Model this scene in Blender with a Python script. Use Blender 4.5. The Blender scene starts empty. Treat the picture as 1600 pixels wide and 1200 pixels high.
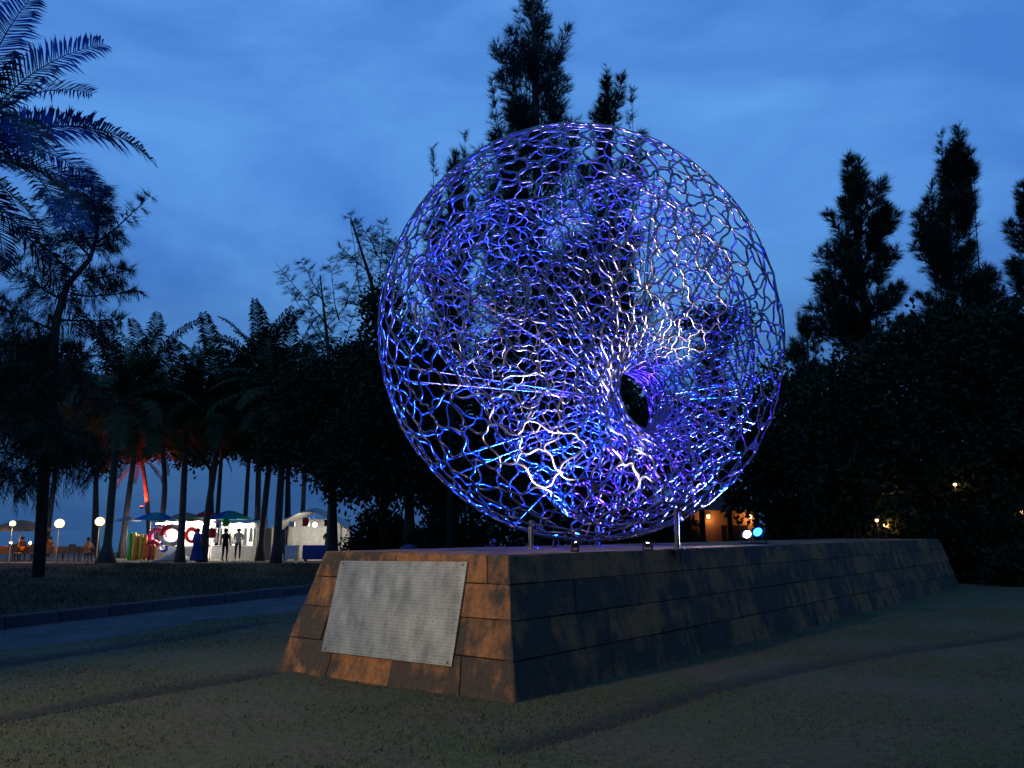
import bpy, bmesh, math, random
import numpy as np
from mathutils import Vector, Matrix, kdtree
from mathutils import noise as mnoise
R = math.radians
scene = bpy.context.scene
col = scene.collection

# ---------------------------------------------------------------- camera
PITCH = math.atan(228 / 1250)
EYE = 1.6
cam = bpy.data.cameras.new('Camera')
cam.sensor_width = 36.0
cam.lens = 36.0 * 1250 / 1600
cam.clip_start = 0.05
cam.clip_end = 12000
camera = bpy.data.objects.new('Camera', cam)
camera.location = (0, 0, EYE)
camera.rotation_euler = (math.pi / 2 + PITCH, 0, 0)
col.objects.link(camera)
scene.camera = camera

# ---------------------------------------------------------------- world, sun, exposure
SUN_EL, SUN_ROT = R(-2.0), R(-120)
world = bpy.data.worlds.new('World')
scene.world = world
world.use_nodes = True
wn, wl = world.node_tree.nodes, world.node_tree.links
wn.clear()
w_out = wn.new('ShaderNodeOutputWorld')
w_bg = wn.new('ShaderNodeBackground')
w_sky = wn.new('ShaderNodeTexSky')
w_sky.sky_type = 'NISHITA'
w_sky.sun_disc = False
w_sky.sun_elevation = SUN_EL
w_sky.sun_rotation = SUN_ROT
w_sky.air_density = 1.0
w_sky.dust_density = 0.6
w_sky.ozone_density = 3.0
# thin dusk cloud: soft noise over the sky directions
w_tc = wn.new('ShaderNodeTexCoord')
w_map = wn.new('ShaderNodeMapping')
w_map.inputs['Scale'].default_value = (1.0, 1.0, 2.6)
w_n = wn.new('ShaderNodeTexNoise')
w_n.inputs['Scale'].default_value = 2.3
w_n.inputs['Detail'].default_value = 7
w_n.inputs['Roughness'].default_value = 0.55
w_n.inputs['Distortion'].default_value = 0.5
w_ramp = wn.new('ShaderNodeValToRGB')
w_ramp.color_ramp.elements[0].position = 0.36
w_ramp.color_ramp.elements[0].color = (0.70, 0.74, 0.84, 1)
w_ramp.color_ramp.elements[1].position = 0.68
w_ramp.color_ramp.elements[1].color = (1.42, 1.30, 1.12, 1)
w_mul = wn.new('ShaderNodeMixRGB')
w_mul.blend_type = 'MULTIPLY'
w_mul.inputs[0].default_value = 1.0
w_cloud = wn.new('ShaderNodeMixRGB')
w_cloud.blend_type = 'MIX'
w_cloud.inputs[0].default_value = 0.8
w_cloud.inputs[2].default_value = SKY_CLOUD = (0.72, 2.35, 6.3, 1)
wl.new(w_tc.outputs['Generated'], w_map.inputs['Vector'])
wl.new(w_map.outputs['Vector'], w_n.inputs['Vector'])
wl.new(w_n.outputs['Fac'], w_ramp.inputs['Fac'])
wl.new(w_sky.outputs['Color'], w_cloud.inputs[1])
wl.new(w_cloud.outputs['Color'], w_mul.inputs[1])
wl.new(w_ramp.outputs['Color'], w_mul.inputs[2])
# a dim bank of haze cloud all round the horizon
w_sep = wn.new('ShaderNodeSeparateXYZ')
w_el = wn.new('ShaderNodeMapRange')
w_el.interpolation_type = 'SMOOTHSTEP'
w_el.inputs[1].default_value = -0.02; w_el.inputs[2].default_value = 0.42
w_el.inputs[3].default_value = 0.36; w_el.inputs[4].default_value = 1.0
w_dim = wn.new('ShaderNodeMixRGB'); w_dim.blend_type = 'MULTIPLY'; w_dim.inputs[0].default_value = 1.0
wl.new(w_tc.outputs['Generated'], w_sep.inputs[0]); wl.new(w_sep.outputs['Z'], w_el.inputs['Value'])
wl.new(w_mul.outputs['Color'], w_dim.inputs[1]); wl.new(w_el.outputs[0], w_dim.inputs[2])
wl.new(w_dim.outputs['Color'], w_bg.inputs['Color'])
w_bg.inputs['Strength'].default_value = 0.15
wl.new(w_bg.outputs['Background'], w_out.inputs['Surface'])

sun = bpy.data.lights.new('Sun', 'SUN')
sun.energy = 0.01
sun.angle = R(12)
sun.color = (0.75, 0.85, 1.0)
sun_ob = bpy.data.objects.new('Sun', sun)
sun_ob.rotation_euler = (R(80), 0, R(60))
sun_ob.location = (-30, 60, 30)
col.objects.link(sun_ob)

vs = scene.view_settings
vs.view_transform = 'Standard'
vs.look = 'None'
vs.gamma = 1.0
vs.exposure = 0.0
vs.use_curve_mapping = False
scene.cycles.max_bounces = 5
scene.cycles.diffuse_bounces = 2
scene.cycles.glossy_bounces = 3
scene.cycles.transparent_max_bounces = 6
scene.cycles.sample_clamp_indirect = 3.0
scene.cycles.use_denoising = True

# ---------------------------------------------------------------- helpers
rng = random.Random(7)
def FW(x, y):
    a = (x - 800) / 1250; b = (600 - y) / 1250
    return Vector((a, math.cos(PITCH) - b * math.sin(PITCH), math.sin(PITCH) + b * math.cos(PITCH)))
def at(x, y, Y):
    """the point of the place that lies Y metres ahead, sighted along photo pixel x, y"""
    r = FW(x, y)
    return Vector((0, 0, EYE)) + r * (Y / r.y)
def xat(x, Y, z=0.0):
    """world x of something at distance Y and height z sighted in pixel column x"""
    c = Y * math.cos(PITCH) + (z - EYE) * math.sin(PITCH)
    return (x - 800) / 1250 * c

def tag(o, label, cat, group=None):
    o['label'] = label
    o['category'] = cat
    if group: o['group'] = group
    return o
def struct(o):
    o['kind'] = 'structure'; return o
def stuff(o, label=None, cat=None):
    o['kind'] = 'stuff'
    if label: o['label'] = label
    if cat: o['category'] = cat
    return o
def link(o, parent=None):
    col.objects.link(o)
    if parent is not None: o.parent = parent
    return o
def empty(name, loc, rz=0.0):
    o = bpy.data.objects.new(name, None)
    o.empty_display_size = 0.2
    o.location = loc
    o.rotation_euler = (0, 0, rz)
    return link(o)
def mesh_np(name, V, F, smooth=False):
    """mesh from arrays: V (n,3); F a list of arrays of faces (each array one corner count)"""
    me = bpy.data.meshes.new(name)
    V = np.asarray(V, dtype=np.float32)
    F = [np.asarray(f, dtype=np.int32) for f in (F if isinstance(F, list) else [F]) if len(f)]
    me.vertices.add(len(V))
    me.vertices.foreach_set('co', V.ravel())
    nl = sum(f.size for f in F); npoly = sum(len(f) for f in F)
    me.loops.add(nl)
    me.loops.foreach_set('vertex_index', np.concatenate([f.ravel() for f in F]))
    me.polygons.add(npoly)
    starts = []; tot = []; s = 0
    for f in F:
        k = f.shape[1]
        starts.append(s + np.arange(len(f)) * k); tot.append(np.full(len(f), k)); s += f.size
    me.polygons.foreach_set('loop_start', np.concatenate(starts).astype(np.int32))
    try: me.polygons.foreach_set('loop_total', np.concatenate(tot).astype(np.int32))
    except Exception: pass
    if smooth: me.polygons.foreach_set('use_smooth', np.ones(npoly, dtype=bool))
    me.update(calc_edges=True)
    me.validate()
    return me
def obj(name, me, mat, parent=None):
    o = bpy.data.objects.new(name, me)
    if mat is not None and len(me.materials) == 0: me.materials.append(mat)
    return link(o, parent)

class MB:
    """collects shapes of ONE piece, then links them as one mesh object"""
    def __init__(s): s.v = []; s.f = []
    def add(s, V, F):
        n = len(s.v); s.v += [tuple(v) for v in V]; s.f += [tuple(i + n for i in f) for f in F]; return s
    def box(s, c, d, rz=0.0, bev=0.0):
        x, y, z = d[0] / 2, d[1] / 2, d[2] / 2
        ca, sa = math.cos(rz), math.sin(rz)
        if bev <= 0:
            P = [(i * x, j * y, k * z) for k in (-1, 1) for i, j in ((-1, -1), (1, -1), (1, 1), (-1, 1))]
            Fc = [(3, 2, 1, 0), (4, 5, 6, 7), (0, 1, 5, 4), (1, 2, 6, 5), (2, 3, 7, 6), (3, 0, 4, 7)]
        else:
            b = min(bev, x * .9, y * .9, z * .9)
            o8 = [(-x + b, -y), (x - b, -y), (x, -y + b), (x, y - b), (x - b, y), (-x + b, y), (-x, y - b), (-x, -y + b)]
            i8 = [(px * (1 - b / x), py * (1 - b / y)) for px, py in o8]
            P = [(a, c2, -z) for a, c2 in i8] + [(a, c2, -z + b) for a, c2 in o8] + [(a, c2, z - b) for a, c2 in o8] + [(a, c2, z) for a, c2 in i8]
            Fc = [tuple(range(7, -1, -1)), tuple(range(24, 32))]
            for r in range(3):
                for k in range(8):
                    k2 = (k + 1) % 8; Fc.append((r * 8 + k, r * 8 + k2, r * 8 + 8 + k2, r * 8 + 8 + k))
        return s.add([(c[0] + ca * a - sa * b2, c[1] + sa * a + ca * b2, c[2] + g) for a, b2, g in P], Fc)
    def tube(s, pts, rad, n=8, cap=True):
        pts = [Vector(p) for p in pts]
        if not hasattr(rad, '__len__'): rad = [rad] * len(pts)
        V = []; Fc = []; prev = None
        for i, p in enumerate(pts):
            t = (pts[min(i + 1, len(pts) - 1)] - pts[max(i - 1, 0)]).normalized()
            if prev is None:
                a = t.orthogonal().normalized()
            else:
                a = (prev - t * prev.dot(t))
                a = a.normalized() if a.length > 1e-6 else t.orthogonal().normalized()
            prev = a; b = t.cross(a)
            for k in range(n):
                g = 2 * math.pi * k / n
                V.append(p + (a * math.cos(g) + b * math.sin(g)) * rad[i])
        for i in range(len(pts) - 1):
            for k in range(n):
                k2 = (k + 1) % n
                Fc.append((i * n + k, i * n + k2, (i + 1) * n + k2, (i + 1) * n + k))
        if cap:
            Fc.append(tuple(range(n - 1, -1, -1))); m = (len(pts) - 1) * n
            Fc.append(tuple(m + k for k in range(n)))
        return s.add(V, Fc)
    def lathe(s, c, prof, n=16, sx=1.0, sy=1.0):
        V = []; Fc = []
        for r, z in prof:
            for k in range(n):
                g = 2 * math.pi * k / n
                V.append((c[0] + r * math.cos(g) * sx, c[1] + r * math.sin(g) * sy, c[2] + z))
        for i in range(len(prof) - 1):
            for k in range(n):
                k2 = (k + 1) % n
                Fc.append((i * n + k, i * n + k2, (i + 1) * n + k2, (i + 1) * n + k))
        Fc.append(tuple(range(n - 1, -1, -1))); m = (len(prof) - 1) * n
        Fc.append(tuple(m + k for k in range(n)))
        return s.add(V, Fc)
    def ball(s, c, r, n=14, m=9, sz=1.0):
        return s.lathe(c, [(max(1e-3, r * math.sin(math.pi * (i + .02) / (m + .04))), -r * sz * math.cos(math.pi * i / m)) for i in range(m + 1)], n)
    def build(s, name, mat, parent=None, smooth=False):
        me = bpy.data.meshes.new(name)
        me.from_pydata(s.v, [], s.f)
        if smooth:
            for p in me.polygons: p.use_smooth = len(p.vertices) == 4
        me.update()
        return obj(name, me, mat, parent)

# ---------------------------------------------------------------- materials
MATS = {}
def nmat(name):
    m = bpy.data.materials.new(name); m.use_nodes = True
    nt = m.node_tree; MATS[name] = m
    return m, nt, nt.nodes['Principled BSDF']
def plain(name, c, rough=0.7, metal=0.0, var=0.15, scale=6.0, bump=0.0, bscale=30.0, emit=None, es=0.0, rnd=0.0, coords='Object'):
    """a colour with uneven tone, optional fine relief and a per-object tone shift"""
    m, nt, b = nmat(name)
    N, L = nt.nodes, nt.links
    tc = N.new('ShaderNodeTexCoord')
    nz = N.new('ShaderNodeTexNoise'); nz.inputs['Scale'].default_value = scale; nz.inputs['Detail'].default_value = 6
    L.new(tc.outputs[coords], nz.inputs['Vector'])
    mr = N.new('ShaderNodeMapRange')
    mr.inputs[1].default_value = 0.25; mr.inputs[2].default_value = 0.75
    mr.inputs[3].default_value = 1 - var; mr.inputs[4].default_value = 1 + var
    L.new(nz.outputs['Fac'], mr.inputs['Value'])
    hsv = N.new('ShaderNodeHueSaturation'); hsv.inputs['Color'].default_value = (*c, 1)
    if rnd:
        oi = N.new('ShaderNodeObjectInfo')
        r2 = N.new('ShaderNodeMapRange'); r2.inputs[3].default_value = 1 - rnd; r2.inputs[4].default_value = 1 + rnd
        L.new(oi.outputs['Random'], r2.inputs['Value'])
        mu = N.new('ShaderNodeMath'); mu.operation = 'MULTIPLY'
        L.new(mr.outputs[0], mu.inputs[0]); L.new(r2.outputs[0], mu.inputs[1])
        L.new(mu.outputs[0], hsv.inputs['Value'])
    else:
        L.new(mr.outputs[0], hsv.inputs['Value'])
    L.new(hsv.outputs['Color'], b.inputs['Base Color'])
    b.inputs['Roughness'].default_value = rough
    b.inputs['Metallic'].default_value = metal
    if rough >= 0.8 and not metal: b.inputs['Specular IOR Level'].default_value = 0.15
    if bump:
        n2 = N.new('ShaderNodeTexNoise'); n2.inputs['Scale'].default_value = bscale; n2.inputs['Detail'].default_value = 5
        L.new(tc.outputs[coords], n2.inputs['Vector'])
        bp = N.new('ShaderNodeBump'); bp.inputs['Strength'].default_value = bump; bp.inputs['Distance'].default_value = 0.02
        L.new(n2.outputs['Fac'], bp.inputs['Height']); L.new(bp.outputs['Normal'], b.inputs['Normal'])
    if emit:
        b.inputs['Emission Color'].default_value = (*emit, 1)
        b.inputs['Emission Strength'].default_value = es
    return m
def lamp(name, kind, loc, energy, color, aim=None, size=None, blend=0.5, radius=0.06, parent=None):
    l = bpy.data.lights.new(name, kind)
    l.energy = energy; l.color = color
    l.shadow_soft_size = radius
    o = bpy.data.objects.new(name, l)
    o.location = loc
    if aim is not None:
        d = Vector(aim) - Vector(loc)
        o.rotation_euler = d.to_track_quat('-Z', 'Y').to_euler()
    if kind == 'SPOT':
        l.spot_size = size or R(60); l.spot_blend = blend
    link(o)
    if parent is not None:
        o.parent = parent
        o.location = Vector(loc) - parent.location
    return o

steel = plain('brushed_steel', (0.165, 0.16, 0.17), 0.36, 1.0, 0.18, 3.0, 0.0)
steel_fine = plain('brushed_steel_fine', (0.165, 0.16, 0.175), 0.36, 1.0, 0.18, 3.0, 0.0)
black_metal = plain('black_metal', (0.02, 0.02, 0.022), 0.5, 0.3, 0.2)
# ---------------------------------------------------------------- the sculpture
ZT = 1.34                                  # top of the plinth
SC = Vector((1.12, 11.9, 4.56))            # middle of the outer shell
RO = 3.12
t_ = (Vector((0, 0, EYE)) - SC).normalized()
r_ = Vector((1, 0, 0)); r_ = (r_ - t_ * r_.dot(t_)).normalized()
u_ = t_.cross(r_)
TH = R(32)
m_ = (r_ * 0.85 + u_ * 0.53).normalized()
AX = (t_ * math.cos(TH) + m_ * math.sin(TH)).normalized()
E1 = (m_ * math.cos(TH) - t_ * math.sin(TH)).normalized()
E2 = (u_ * 0.85 - r_ * 0.53).normalized()
HUB = SC + E1 * (0.117 / math.cos(TH)) - E2 * 1.29
HR = 0.47
PXM = 0.0098
def np3(v): return np.array((v.x, v.y, v.z))
A3, B1, B2, H3, S3 = np3(AX), np3(E1), np3(E2), np3(HUB), np3(SC)

def dist_outer(phi):
    d = np.cos(phi)[..., None] * B1 + np.sin(phi)[..., None] * B2
    o = H3 - S3
    b = d @ o; c = o @ o - RO * RO
    return -b + np.sqrt(b * b - c)
# outline of the inner heart, sighted from the hub: (right, up) in metres
heart_px = [(-340, 175), (-235, 295), (-185, 300), (-125, 262), (-95, 335), (-55, 353), (5, 340), (105, 255), (170, 125), (177, 25), (145, -75),
            (70, -160), (0, -185), (-80, -170), (-140, -110), (-205, -20), (-222, 15), (-278, 88)]
hp = []
for x, y in heart_px:
    mm = (x * .85 + y * .53) * PXM / math.cos(TH); ee = (y * .85 - x * .53) * PXM
    hp.append((math.atan2(ee, mm), math.hypot(mm, ee)))
hp.sort()
hph = np.array([h[0] for h in hp]); hd = np.array([h[1] for h in hp])
def dist_heart(phi):
    p = (phi + math.pi) % (2 * math.pi) - math.pi
    X = np.concatenate([hph - 2 * math.pi, hph, hph + 2 * math.pi]); Y = np.concatenate([hd, hd, hd])
    acc = 0
    for o in (-0.06, 0, 0.06): acc = acc + np.interp(p + o, X, Y)
    return np.minimum(acc / 3, dist_outer(phi) - 0.18)

def surface(U, Vv, dist, bfun, h):
    """ring-like closed skin round the hub: U round the hub, Vv round the section"""
    D = dist(U)
    a = (D - h) / 2; c = (D + h) / 2
    b = bfun(a)
    ca, sa = np.cos(Vv), np.sin(Vv)
    k = 0.86
    x = c + a * np.where(ca > 0, np.abs(ca) ** k, -np.abs(ca) ** 1.7)
    z = b * np.sign(sa) * np.where(ca > 0, np.abs(sa) ** k, np.abs(sa))
    rad = np.cos(U)[..., None] * B1 + np.sin(U)[..., None] * B2
    return H3 + rad * x[..., None] + z[..., None] * A3

def lattice(dist, bfun, h, nu, nv, cell, seed, push, maxlen):
    rs = np.random.RandomState(seed)
    u = np.linspace(-math.pi, math.pi, nu, endpoint=False); v = np.linspace(-math.pi, math.pi, nv, endpoint=False)
    U, Vv = np.meshgrid(u, v, indexing='ij')
    P = surface(U, Vv, dist, bfun, h)
    du = np.roll(P, -1, 0) - P; dv = np.roll(P, -1, 1) - P
    area = np.linalg.norm(np.cross(du, dv), axis=-1).ravel()
    P = P.reshape(-1, 3)
    dh = np.linalg.norm(P - H3, axis=1)
    w = area * (1 + 2.2 * np.exp(-((dh - h) / 0.7) ** 2))
    ncell = int(w.sum() / (cell * cell * 0.866))
    seeds = P[rs.choice(len(P), ncell, replace=False, p=w / w.sum())]
    for it in range(4):
        kd = kdtree.KDTree(len(seeds))
        for i, s in enumerate(seeds): kd.insert(s, i)
        kd.balance()
        lab = np.fromiter((kd.find(q)[1] for q in P), dtype=np.int64, count=len(P))
        if it == 3: break
        sw = np.bincount(lab, w, len(seeds))
        cen = np.stack([np.bincount(lab, w * P[:, k], len(seeds)) for k in range(3)], 1) / np.maximum(sw, 1e-9)[:, None]
        seeds = np.where(sw[:, None] > 0, cen * 0.8 + seeds * 0.2, seeds)
    I = np.arange(nu * nv).reshape(nu, nv)
    a, b, c, d = I, np.roll(I, -1, 0), np.roll(np.roll(I, -1, 0), -1, 1), np.roll(I, -1, 1)
    T = np.concatenate([np.stack([a, b, c], -1).reshape(-1, 3), np.stack([a, c, d], -1).reshape(-1, 3)])
    Lb = lab[T]
    ok = (Lb[:, 0] != Lb[:, 1]) & (Lb[:, 1] != Lb[:, 2]) & (Lb[:, 0] != Lb[:, 2])
    T, Lb = T[ok], np.sort(Lb[ok], axis=1)
    nodes = P[T].mean(1)
    nrm = np.cross(du, dv).reshape(-1, 3); nrm /= np.linalg.norm(nrm, axis=1)[:, None] + 1e-9
    nnr = nrm[T[:, 0]]
    pairs = {}
    for n, (x, y, z) in enumerate(Lb):
        for q in ((x, y), (x, z), (y, z)): pairs.setdefault(q, []).append(n)
    nb = [[] for _ in nodes]; edges = []
    for q, l in pairs.items():
        if len(l) >= 2:
            x, y = l[0], l[1]
            if np.linalg.norm(nodes[x] - nodes[y]) < cell * 2.5:
                nb[x].append(y); nb[y].append(x); edges.append((x, y))
    # which two wires run on through each joint: the straightest pair
    thru = [None] * len(nodes)
    for n, l in enumerate(nb):
        best = None
        for i in range(len(l)):
            for j in range(i):
                p, q = nodes[l[i]] - nodes[n], nodes[l[j]] - nodes[n]
                cs = p @ q / (np.linalg.norm(p) * np.linalg.norm(q) + 1e-9)
                cs += rs.rand() * 0.5
                if best is None or cs < best[0]: best = (cs, l[i], l[j])
        thru[n] = best
    disp = np.zeros_like(nodes)
    for n, b_ in enumerate(thru):
        if b_: disp[n] = (nodes[n] - (nodes[b_[1]] + nodes[b_[2]]) / 2) * push
    nodes = nodes + disp
    used = set(); chains = []
    def step(n, frm):
        b_ = thru[n]
        if b_ is None: return None
        if frm == b_[1]: return b_[2]
        if frm == b_[2]: return b_[1]
        return None
    for x, y in edges:
        if (min(x, y), max(x, y)) in used: continue
        ch = [x, y]; used.add((min(x, y), max(x, y)))
        for side in (0, 1):
            while len(ch) < maxlen:
                n, frm = (ch[-1], ch[-2])
                k = step(n, frm)
                if k is None or (min(n, k), max(n, k)) in used: break
                used.add((min(n, k), max(n, k))); ch.append(k)
            ch.reverse()
        sg = rs.choice((-1, 1)); pts = []
        for i in range(len(ch) - 1):
            p, q = nodes[ch[i]], nodes[ch[i + 1]]
            side = np.cross(nnr[ch[i]], q - p) * sg * rs.uniform(0.10, 0.25)
            if rs.rand() < 0.25: sg = -sg
            pts += [p, p + (q - p) * .30 + side, p + (q - p) * .70 - side]
        pts.append(nodes[ch[-1]])
        chains.append(np.array(pts))
    return chains

def spline(p, sub):
    n = len(p)
    if n < 3: 
        t = np.linspace(0, 1, sub + 1)[:, None]; return p[0] * (1 - t) + p[1] * t
    q = np.concatenate([[2 * p[0] - p[1]], p, [2 * p[-1] - p[-2]]])
    out = []
    t = (np.arange(sub) / sub)[:, None]
    for i in range(n - 1):
        a, b, c, d = q[i], q[i + 1], q[i + 2], q[i + 3]
        out.append(0.5 * (2 * b + (c - a) * t + (2 * a - 5 * b + 4 * c - d) * t ** 2 + (3 * b - a - 3 * c + d) * t ** 3))
    out.append(p[-1:])
    o = np.concatenate(out)
    for _ in range(7): o[1:-1] = o[1:-1] * .5 + (o[:-2] + o[2:]) * .25
    return o
def tube_arrays(p, r, n=6):
    t = np.gradient(p, axis=0); t /= np.linalg.norm(t, axis=1)[:, None] + 1e-9
    a = np.cross(t[0], (0.31, 0.62, 0.72)); a /= np.linalg.norm(a)
    fr = []
    for i in range(len(p)):
        a = a - t[i] * (a @ t[i]); a /= np.linalg.norm(a) + 1e-9
        fr.append(a)
    fr = np.array(fr); bi = np.cross(t, fr)
    g = np.arange(n) * 2 * math.pi / n
    V = p[:, None] + r * (np.cos(g)[None, :, None] * fr[:, None] + np.sin(g)[None, :, None] * bi[:, None])
    i = np.arange(len(p) - 1)[:, None] * n; k = np.arange(n)[None]; k2 = (k + 1) % n
    F = np.stack([i + k, i + k2, i + n + k2, i + n + k], -1).reshape(-1, 4)
    return V.reshape(-1, 3), F

sculpture = empty('wire_sculpture', (SC.x, SC.y, ZT))
tag(sculpture, 'huge globe of wavy steel rods with a round hole, lit blue on stone plinth', 'sculpture')
off = np.array((SC.x, SC.y, ZT))
b_outer = lambda a: 0.62 * a + 0.78
b_inner = lambda a: 0.50 * a + 0.42
outer = lattice(dist_outer, b_outer, HR, 420, 230, 0.40, 3, 0.25, 9)
inner = lattice(dist_heart, b_inner, HR + 0.05, 360, 170, 0.225, 11, 0.22, 8)
campos = np.array((0, 0, EYE))
outer.sort(key=lambda c: np.linalg.norm(c.mean(0) - campos) - 0.09 * len(c))
for c in outer[:300]:
    V, F = tube_arrays(spline(c, 4) - off, 0.0162, 7)
    obj('bent_rod', mesh_np('bent_rod', V, F, True), steel, sculpture)
def join_rods(name, chains, r, n, sub, mat):
    VV = []; FF = []; k = 0
    for c in chains:
        V, F = tube_arrays(spline(c, sub) - off, r, n)
        VV.append(V); FF.append(F + k); k += len(V)
    o = obj(name, mesh_np(name, np.concatenate(VV), [np.concatenate(FF)], True), mat, sculpture)
    o['kind'] = 'stuff'
    return o
join_rods('rod_lattice', outer[300:], 0.0148, 6, 3, steel)
join_rods('heart_lattice', inner, 0.0105, 5, 3, steel_fine)
# hub: two thin rings where the funnels meet, spokes to the shell, short feet
for s, z in ((1, 0.10), (-1, -0.10)):
    g = np.linspace(0, 2 * math.pi, 49)
    p = H3 - off + z * A3 + (HR + 0.012) * (np.cos(g)[:, None] * B1 + np.sin(g)[:, None] * B2)
    V, F = tube_arrays(p, 0.02, 8)
    obj('hub_ring', mesh_np('hub_ring', V, F, True), steel, sculpture)
for k in range(30):
    phi = 2 * math.pi * (k // 2) / 15 + (0.035 if k % 2 else -0.035) + rng.uniform(-.02, .02)
    d = np.cos(phi) * B1 + np.sin(phi) * B2
    p0 = H3 - off + d * (HR + .02) + A3 * (0.09 if k % 2 else -0.09)
    p1 = H3 - off + d * (float(dist_outer(np.array(phi))) - 0.01) + A3 * (0.22 if k % 2 else -0.22)
    V, F = tube_arrays(np.array([p0, p0 * .5 + p1 * .5, p1]), 0.011, 6)
    obj('spoke', mesh_np('spoke', V, F, True), steel, sculpture)
# ---------------------------------------------------------------- ground, path, kerb, sand, sea
def noise2(x, y, s, seed=0.0): return mnoise.noise(Vector((x * s, y * s, seed)))
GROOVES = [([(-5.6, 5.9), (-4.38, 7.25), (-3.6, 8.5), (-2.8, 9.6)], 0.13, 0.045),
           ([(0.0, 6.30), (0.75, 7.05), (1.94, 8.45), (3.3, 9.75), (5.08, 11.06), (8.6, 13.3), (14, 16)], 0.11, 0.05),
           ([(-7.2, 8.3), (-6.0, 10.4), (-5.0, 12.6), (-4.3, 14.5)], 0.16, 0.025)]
def seg_d(px, py, pts):
    d = np.full_like(px, 1e9)
    for (ax, ay), (bx, by) in zip(pts[:-1], pts[1:]):
        vx, vy = bx - ax, by - ay
        t = np.clip(((px - ax) * vx + (py - ay) * vy) / (vx * vx + vy * vy), 0, 1)
        d = np.minimum(d, np.hypot(px - ax - t * vx, py - ay - t * vy))
    return d
def smooth_noise(X, Y, seed):
    rs = np.random.RandomState(seed); z = 0
    for k in range(10):
        a = rs.uniform(0, 6.28); f = rs.uniform(0.5, 4.5); z = z + np.sin((X * math.cos(a) + Y * math.sin(a)) * f + rs.uniform(0, 6.28)) / (1 + f)
    return z / 3
def gheight(X, Y):
    near = np.clip((30 - np.hypot(X, Y - 8)) / 10, 0, 1)
    z = smooth_noise(X, Y, 5) * 0.022 * near
    w = smooth_noise(X * 1.7, Y * 1.7, 9) * 0.10
    for pts, wd, dp in GROOVES:
        d = seg_d(X + w, Y + w, pts)
        z = z - dp * np.exp(-(d / wd) ** 2) + dp * 0.55 * np.exp(-((d - wd * 2.1) / (wd * 1.0)) ** 2) * 0.5
    z = z - np.clip((Y - 58) / 30, 0, 1) ** 1.5 * 1.6
    return z
xs = np.unique(np.concatenate([np.linspace(-3000, -60, 12), np.linspace(-60, -13, 24), np.arange(-13, 15, 0.09), np.linspace(15, 60, 24), np.linspace(60, 3000, 12)]))
ys = np.unique(np.concatenate([np.linspace(-200, -4, 12), np.linspace(-4, 2.5, 20), np.arange(2.5, 19, 0.09), np.linspace(19, 60, 60), np.linspace(60, 130, 24)]))
X, Y = np.meshgrid(xs, ys, indexing='ij')
Z = gheight(X, Y)
I = np.arange(X.size).reshape(X.shape)
F = np.stack([I[:-1, :-1], I[1:, :-1], I[1:, 1:], I[:-1, 1:]], -1).reshape(-1, 4)
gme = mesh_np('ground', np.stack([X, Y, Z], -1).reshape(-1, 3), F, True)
bare = np.zeros(X.shape)  # mask of shadow bands along the grooves, painted into the ground colour
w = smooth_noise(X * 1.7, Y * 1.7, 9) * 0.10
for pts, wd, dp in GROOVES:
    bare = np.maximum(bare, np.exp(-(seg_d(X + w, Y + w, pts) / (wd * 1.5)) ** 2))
at_ = gme.attributes.new('groove_shade', 'FLOAT', 'POINT'); at_.data.foreach_set('value', bare.ravel().astype(np.float32))
sandm = np.clip((Y - 34) / 5, 0, 1)
at2 = gme.attributes.new('sand', 'FLOAT', 'POINT'); at2.data.foreach_set('value', sandm.ravel().astype(np.float32))

gm, nt, b = nmat('lawn_and_sand')
N, L = nt.nodes, nt.links
tc = N.new('ShaderNodeTexCoord')
def noise_node(sc, det=6, rough=.6):
    n = N.new('ShaderNodeTexNoise'); n.inputs['Scale'].default_value = sc; n.inputs['Detail'].default_value = det; n.inputs['Roughness'].default_value = rough
    L.new(tc.outputs['Object'], n.inputs['Vector']); return n
def ramp(fac, a, b2, p0=.35, p1=.65):
    r = N.new('ShaderNodeValToRGB'); e = r.color_ramp.elements
    e[0].position = p0; e[0].color = (*a, 1); e[1].position = p1; e[1].color = (*b2, 1)
    L.new(fac, r.inputs['Fac']); return r
def mixn(fac, a, b2):
    m = N.new('ShaderNodeMixRGB'); L.new(fac, m.inputs[0]); L.new(a, m.inputs[1]); L.new(b2, m.inputs[2]); return m
n1 = noise_node(0.9, 8); n2 = noise_node(14, 8, .7); n3 = noise_node(60, 4)
g1 = ramp(n2.outputs['Fac'], (0.026, 0.038, 0.007), (0.080, 0.092, 0.022))
g2 = ramp(n2.outputs['Fac'], (0.036, 0.032, 0.012), (0.12, 0.092, 0.036))
r1 = ramp(n1.outputs['Fac'], (0, 0, 0), (1, 1, 1), .40, .62)
gr = mixn(r1.outputs['Color'], g1.outputs['Color'], g2.outputs['Color'])
shd = ramp(n2.outputs['Fac'], (0.012, 0.010, 0.008), (0.030, 0.024, 0.018))  # dark tint of the painted shadow bands
a1 = N.new('ShaderNodeAttribute'); a1.attribute_name = 'groove_shade'
m1 = mixn(a1.outputs['Fac'], gr.outputs['Color'], shd.outputs['Color'])
sa = ramp(n2.outputs['Fac'], (0.16, 0.13, 0.09), (0.26, 0.21, 0.15))
a2 = N.new('ShaderNodeAttribute'); a2.attribute_name = 'sand'
m2 = mixn(a2.outputs['Fac'], m1.outputs['Color'], sa.outputs['Color'])
L.new(m2.outputs['Color'], b.inputs['Base Color'])
b.inputs['Roughness'].default_value = 0.95
bp = N.new('ShaderNodeBump'); bp.inputs['Strength'].default_value = 0.8; bp.inputs['Distance'].default_value = 0.03
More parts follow.
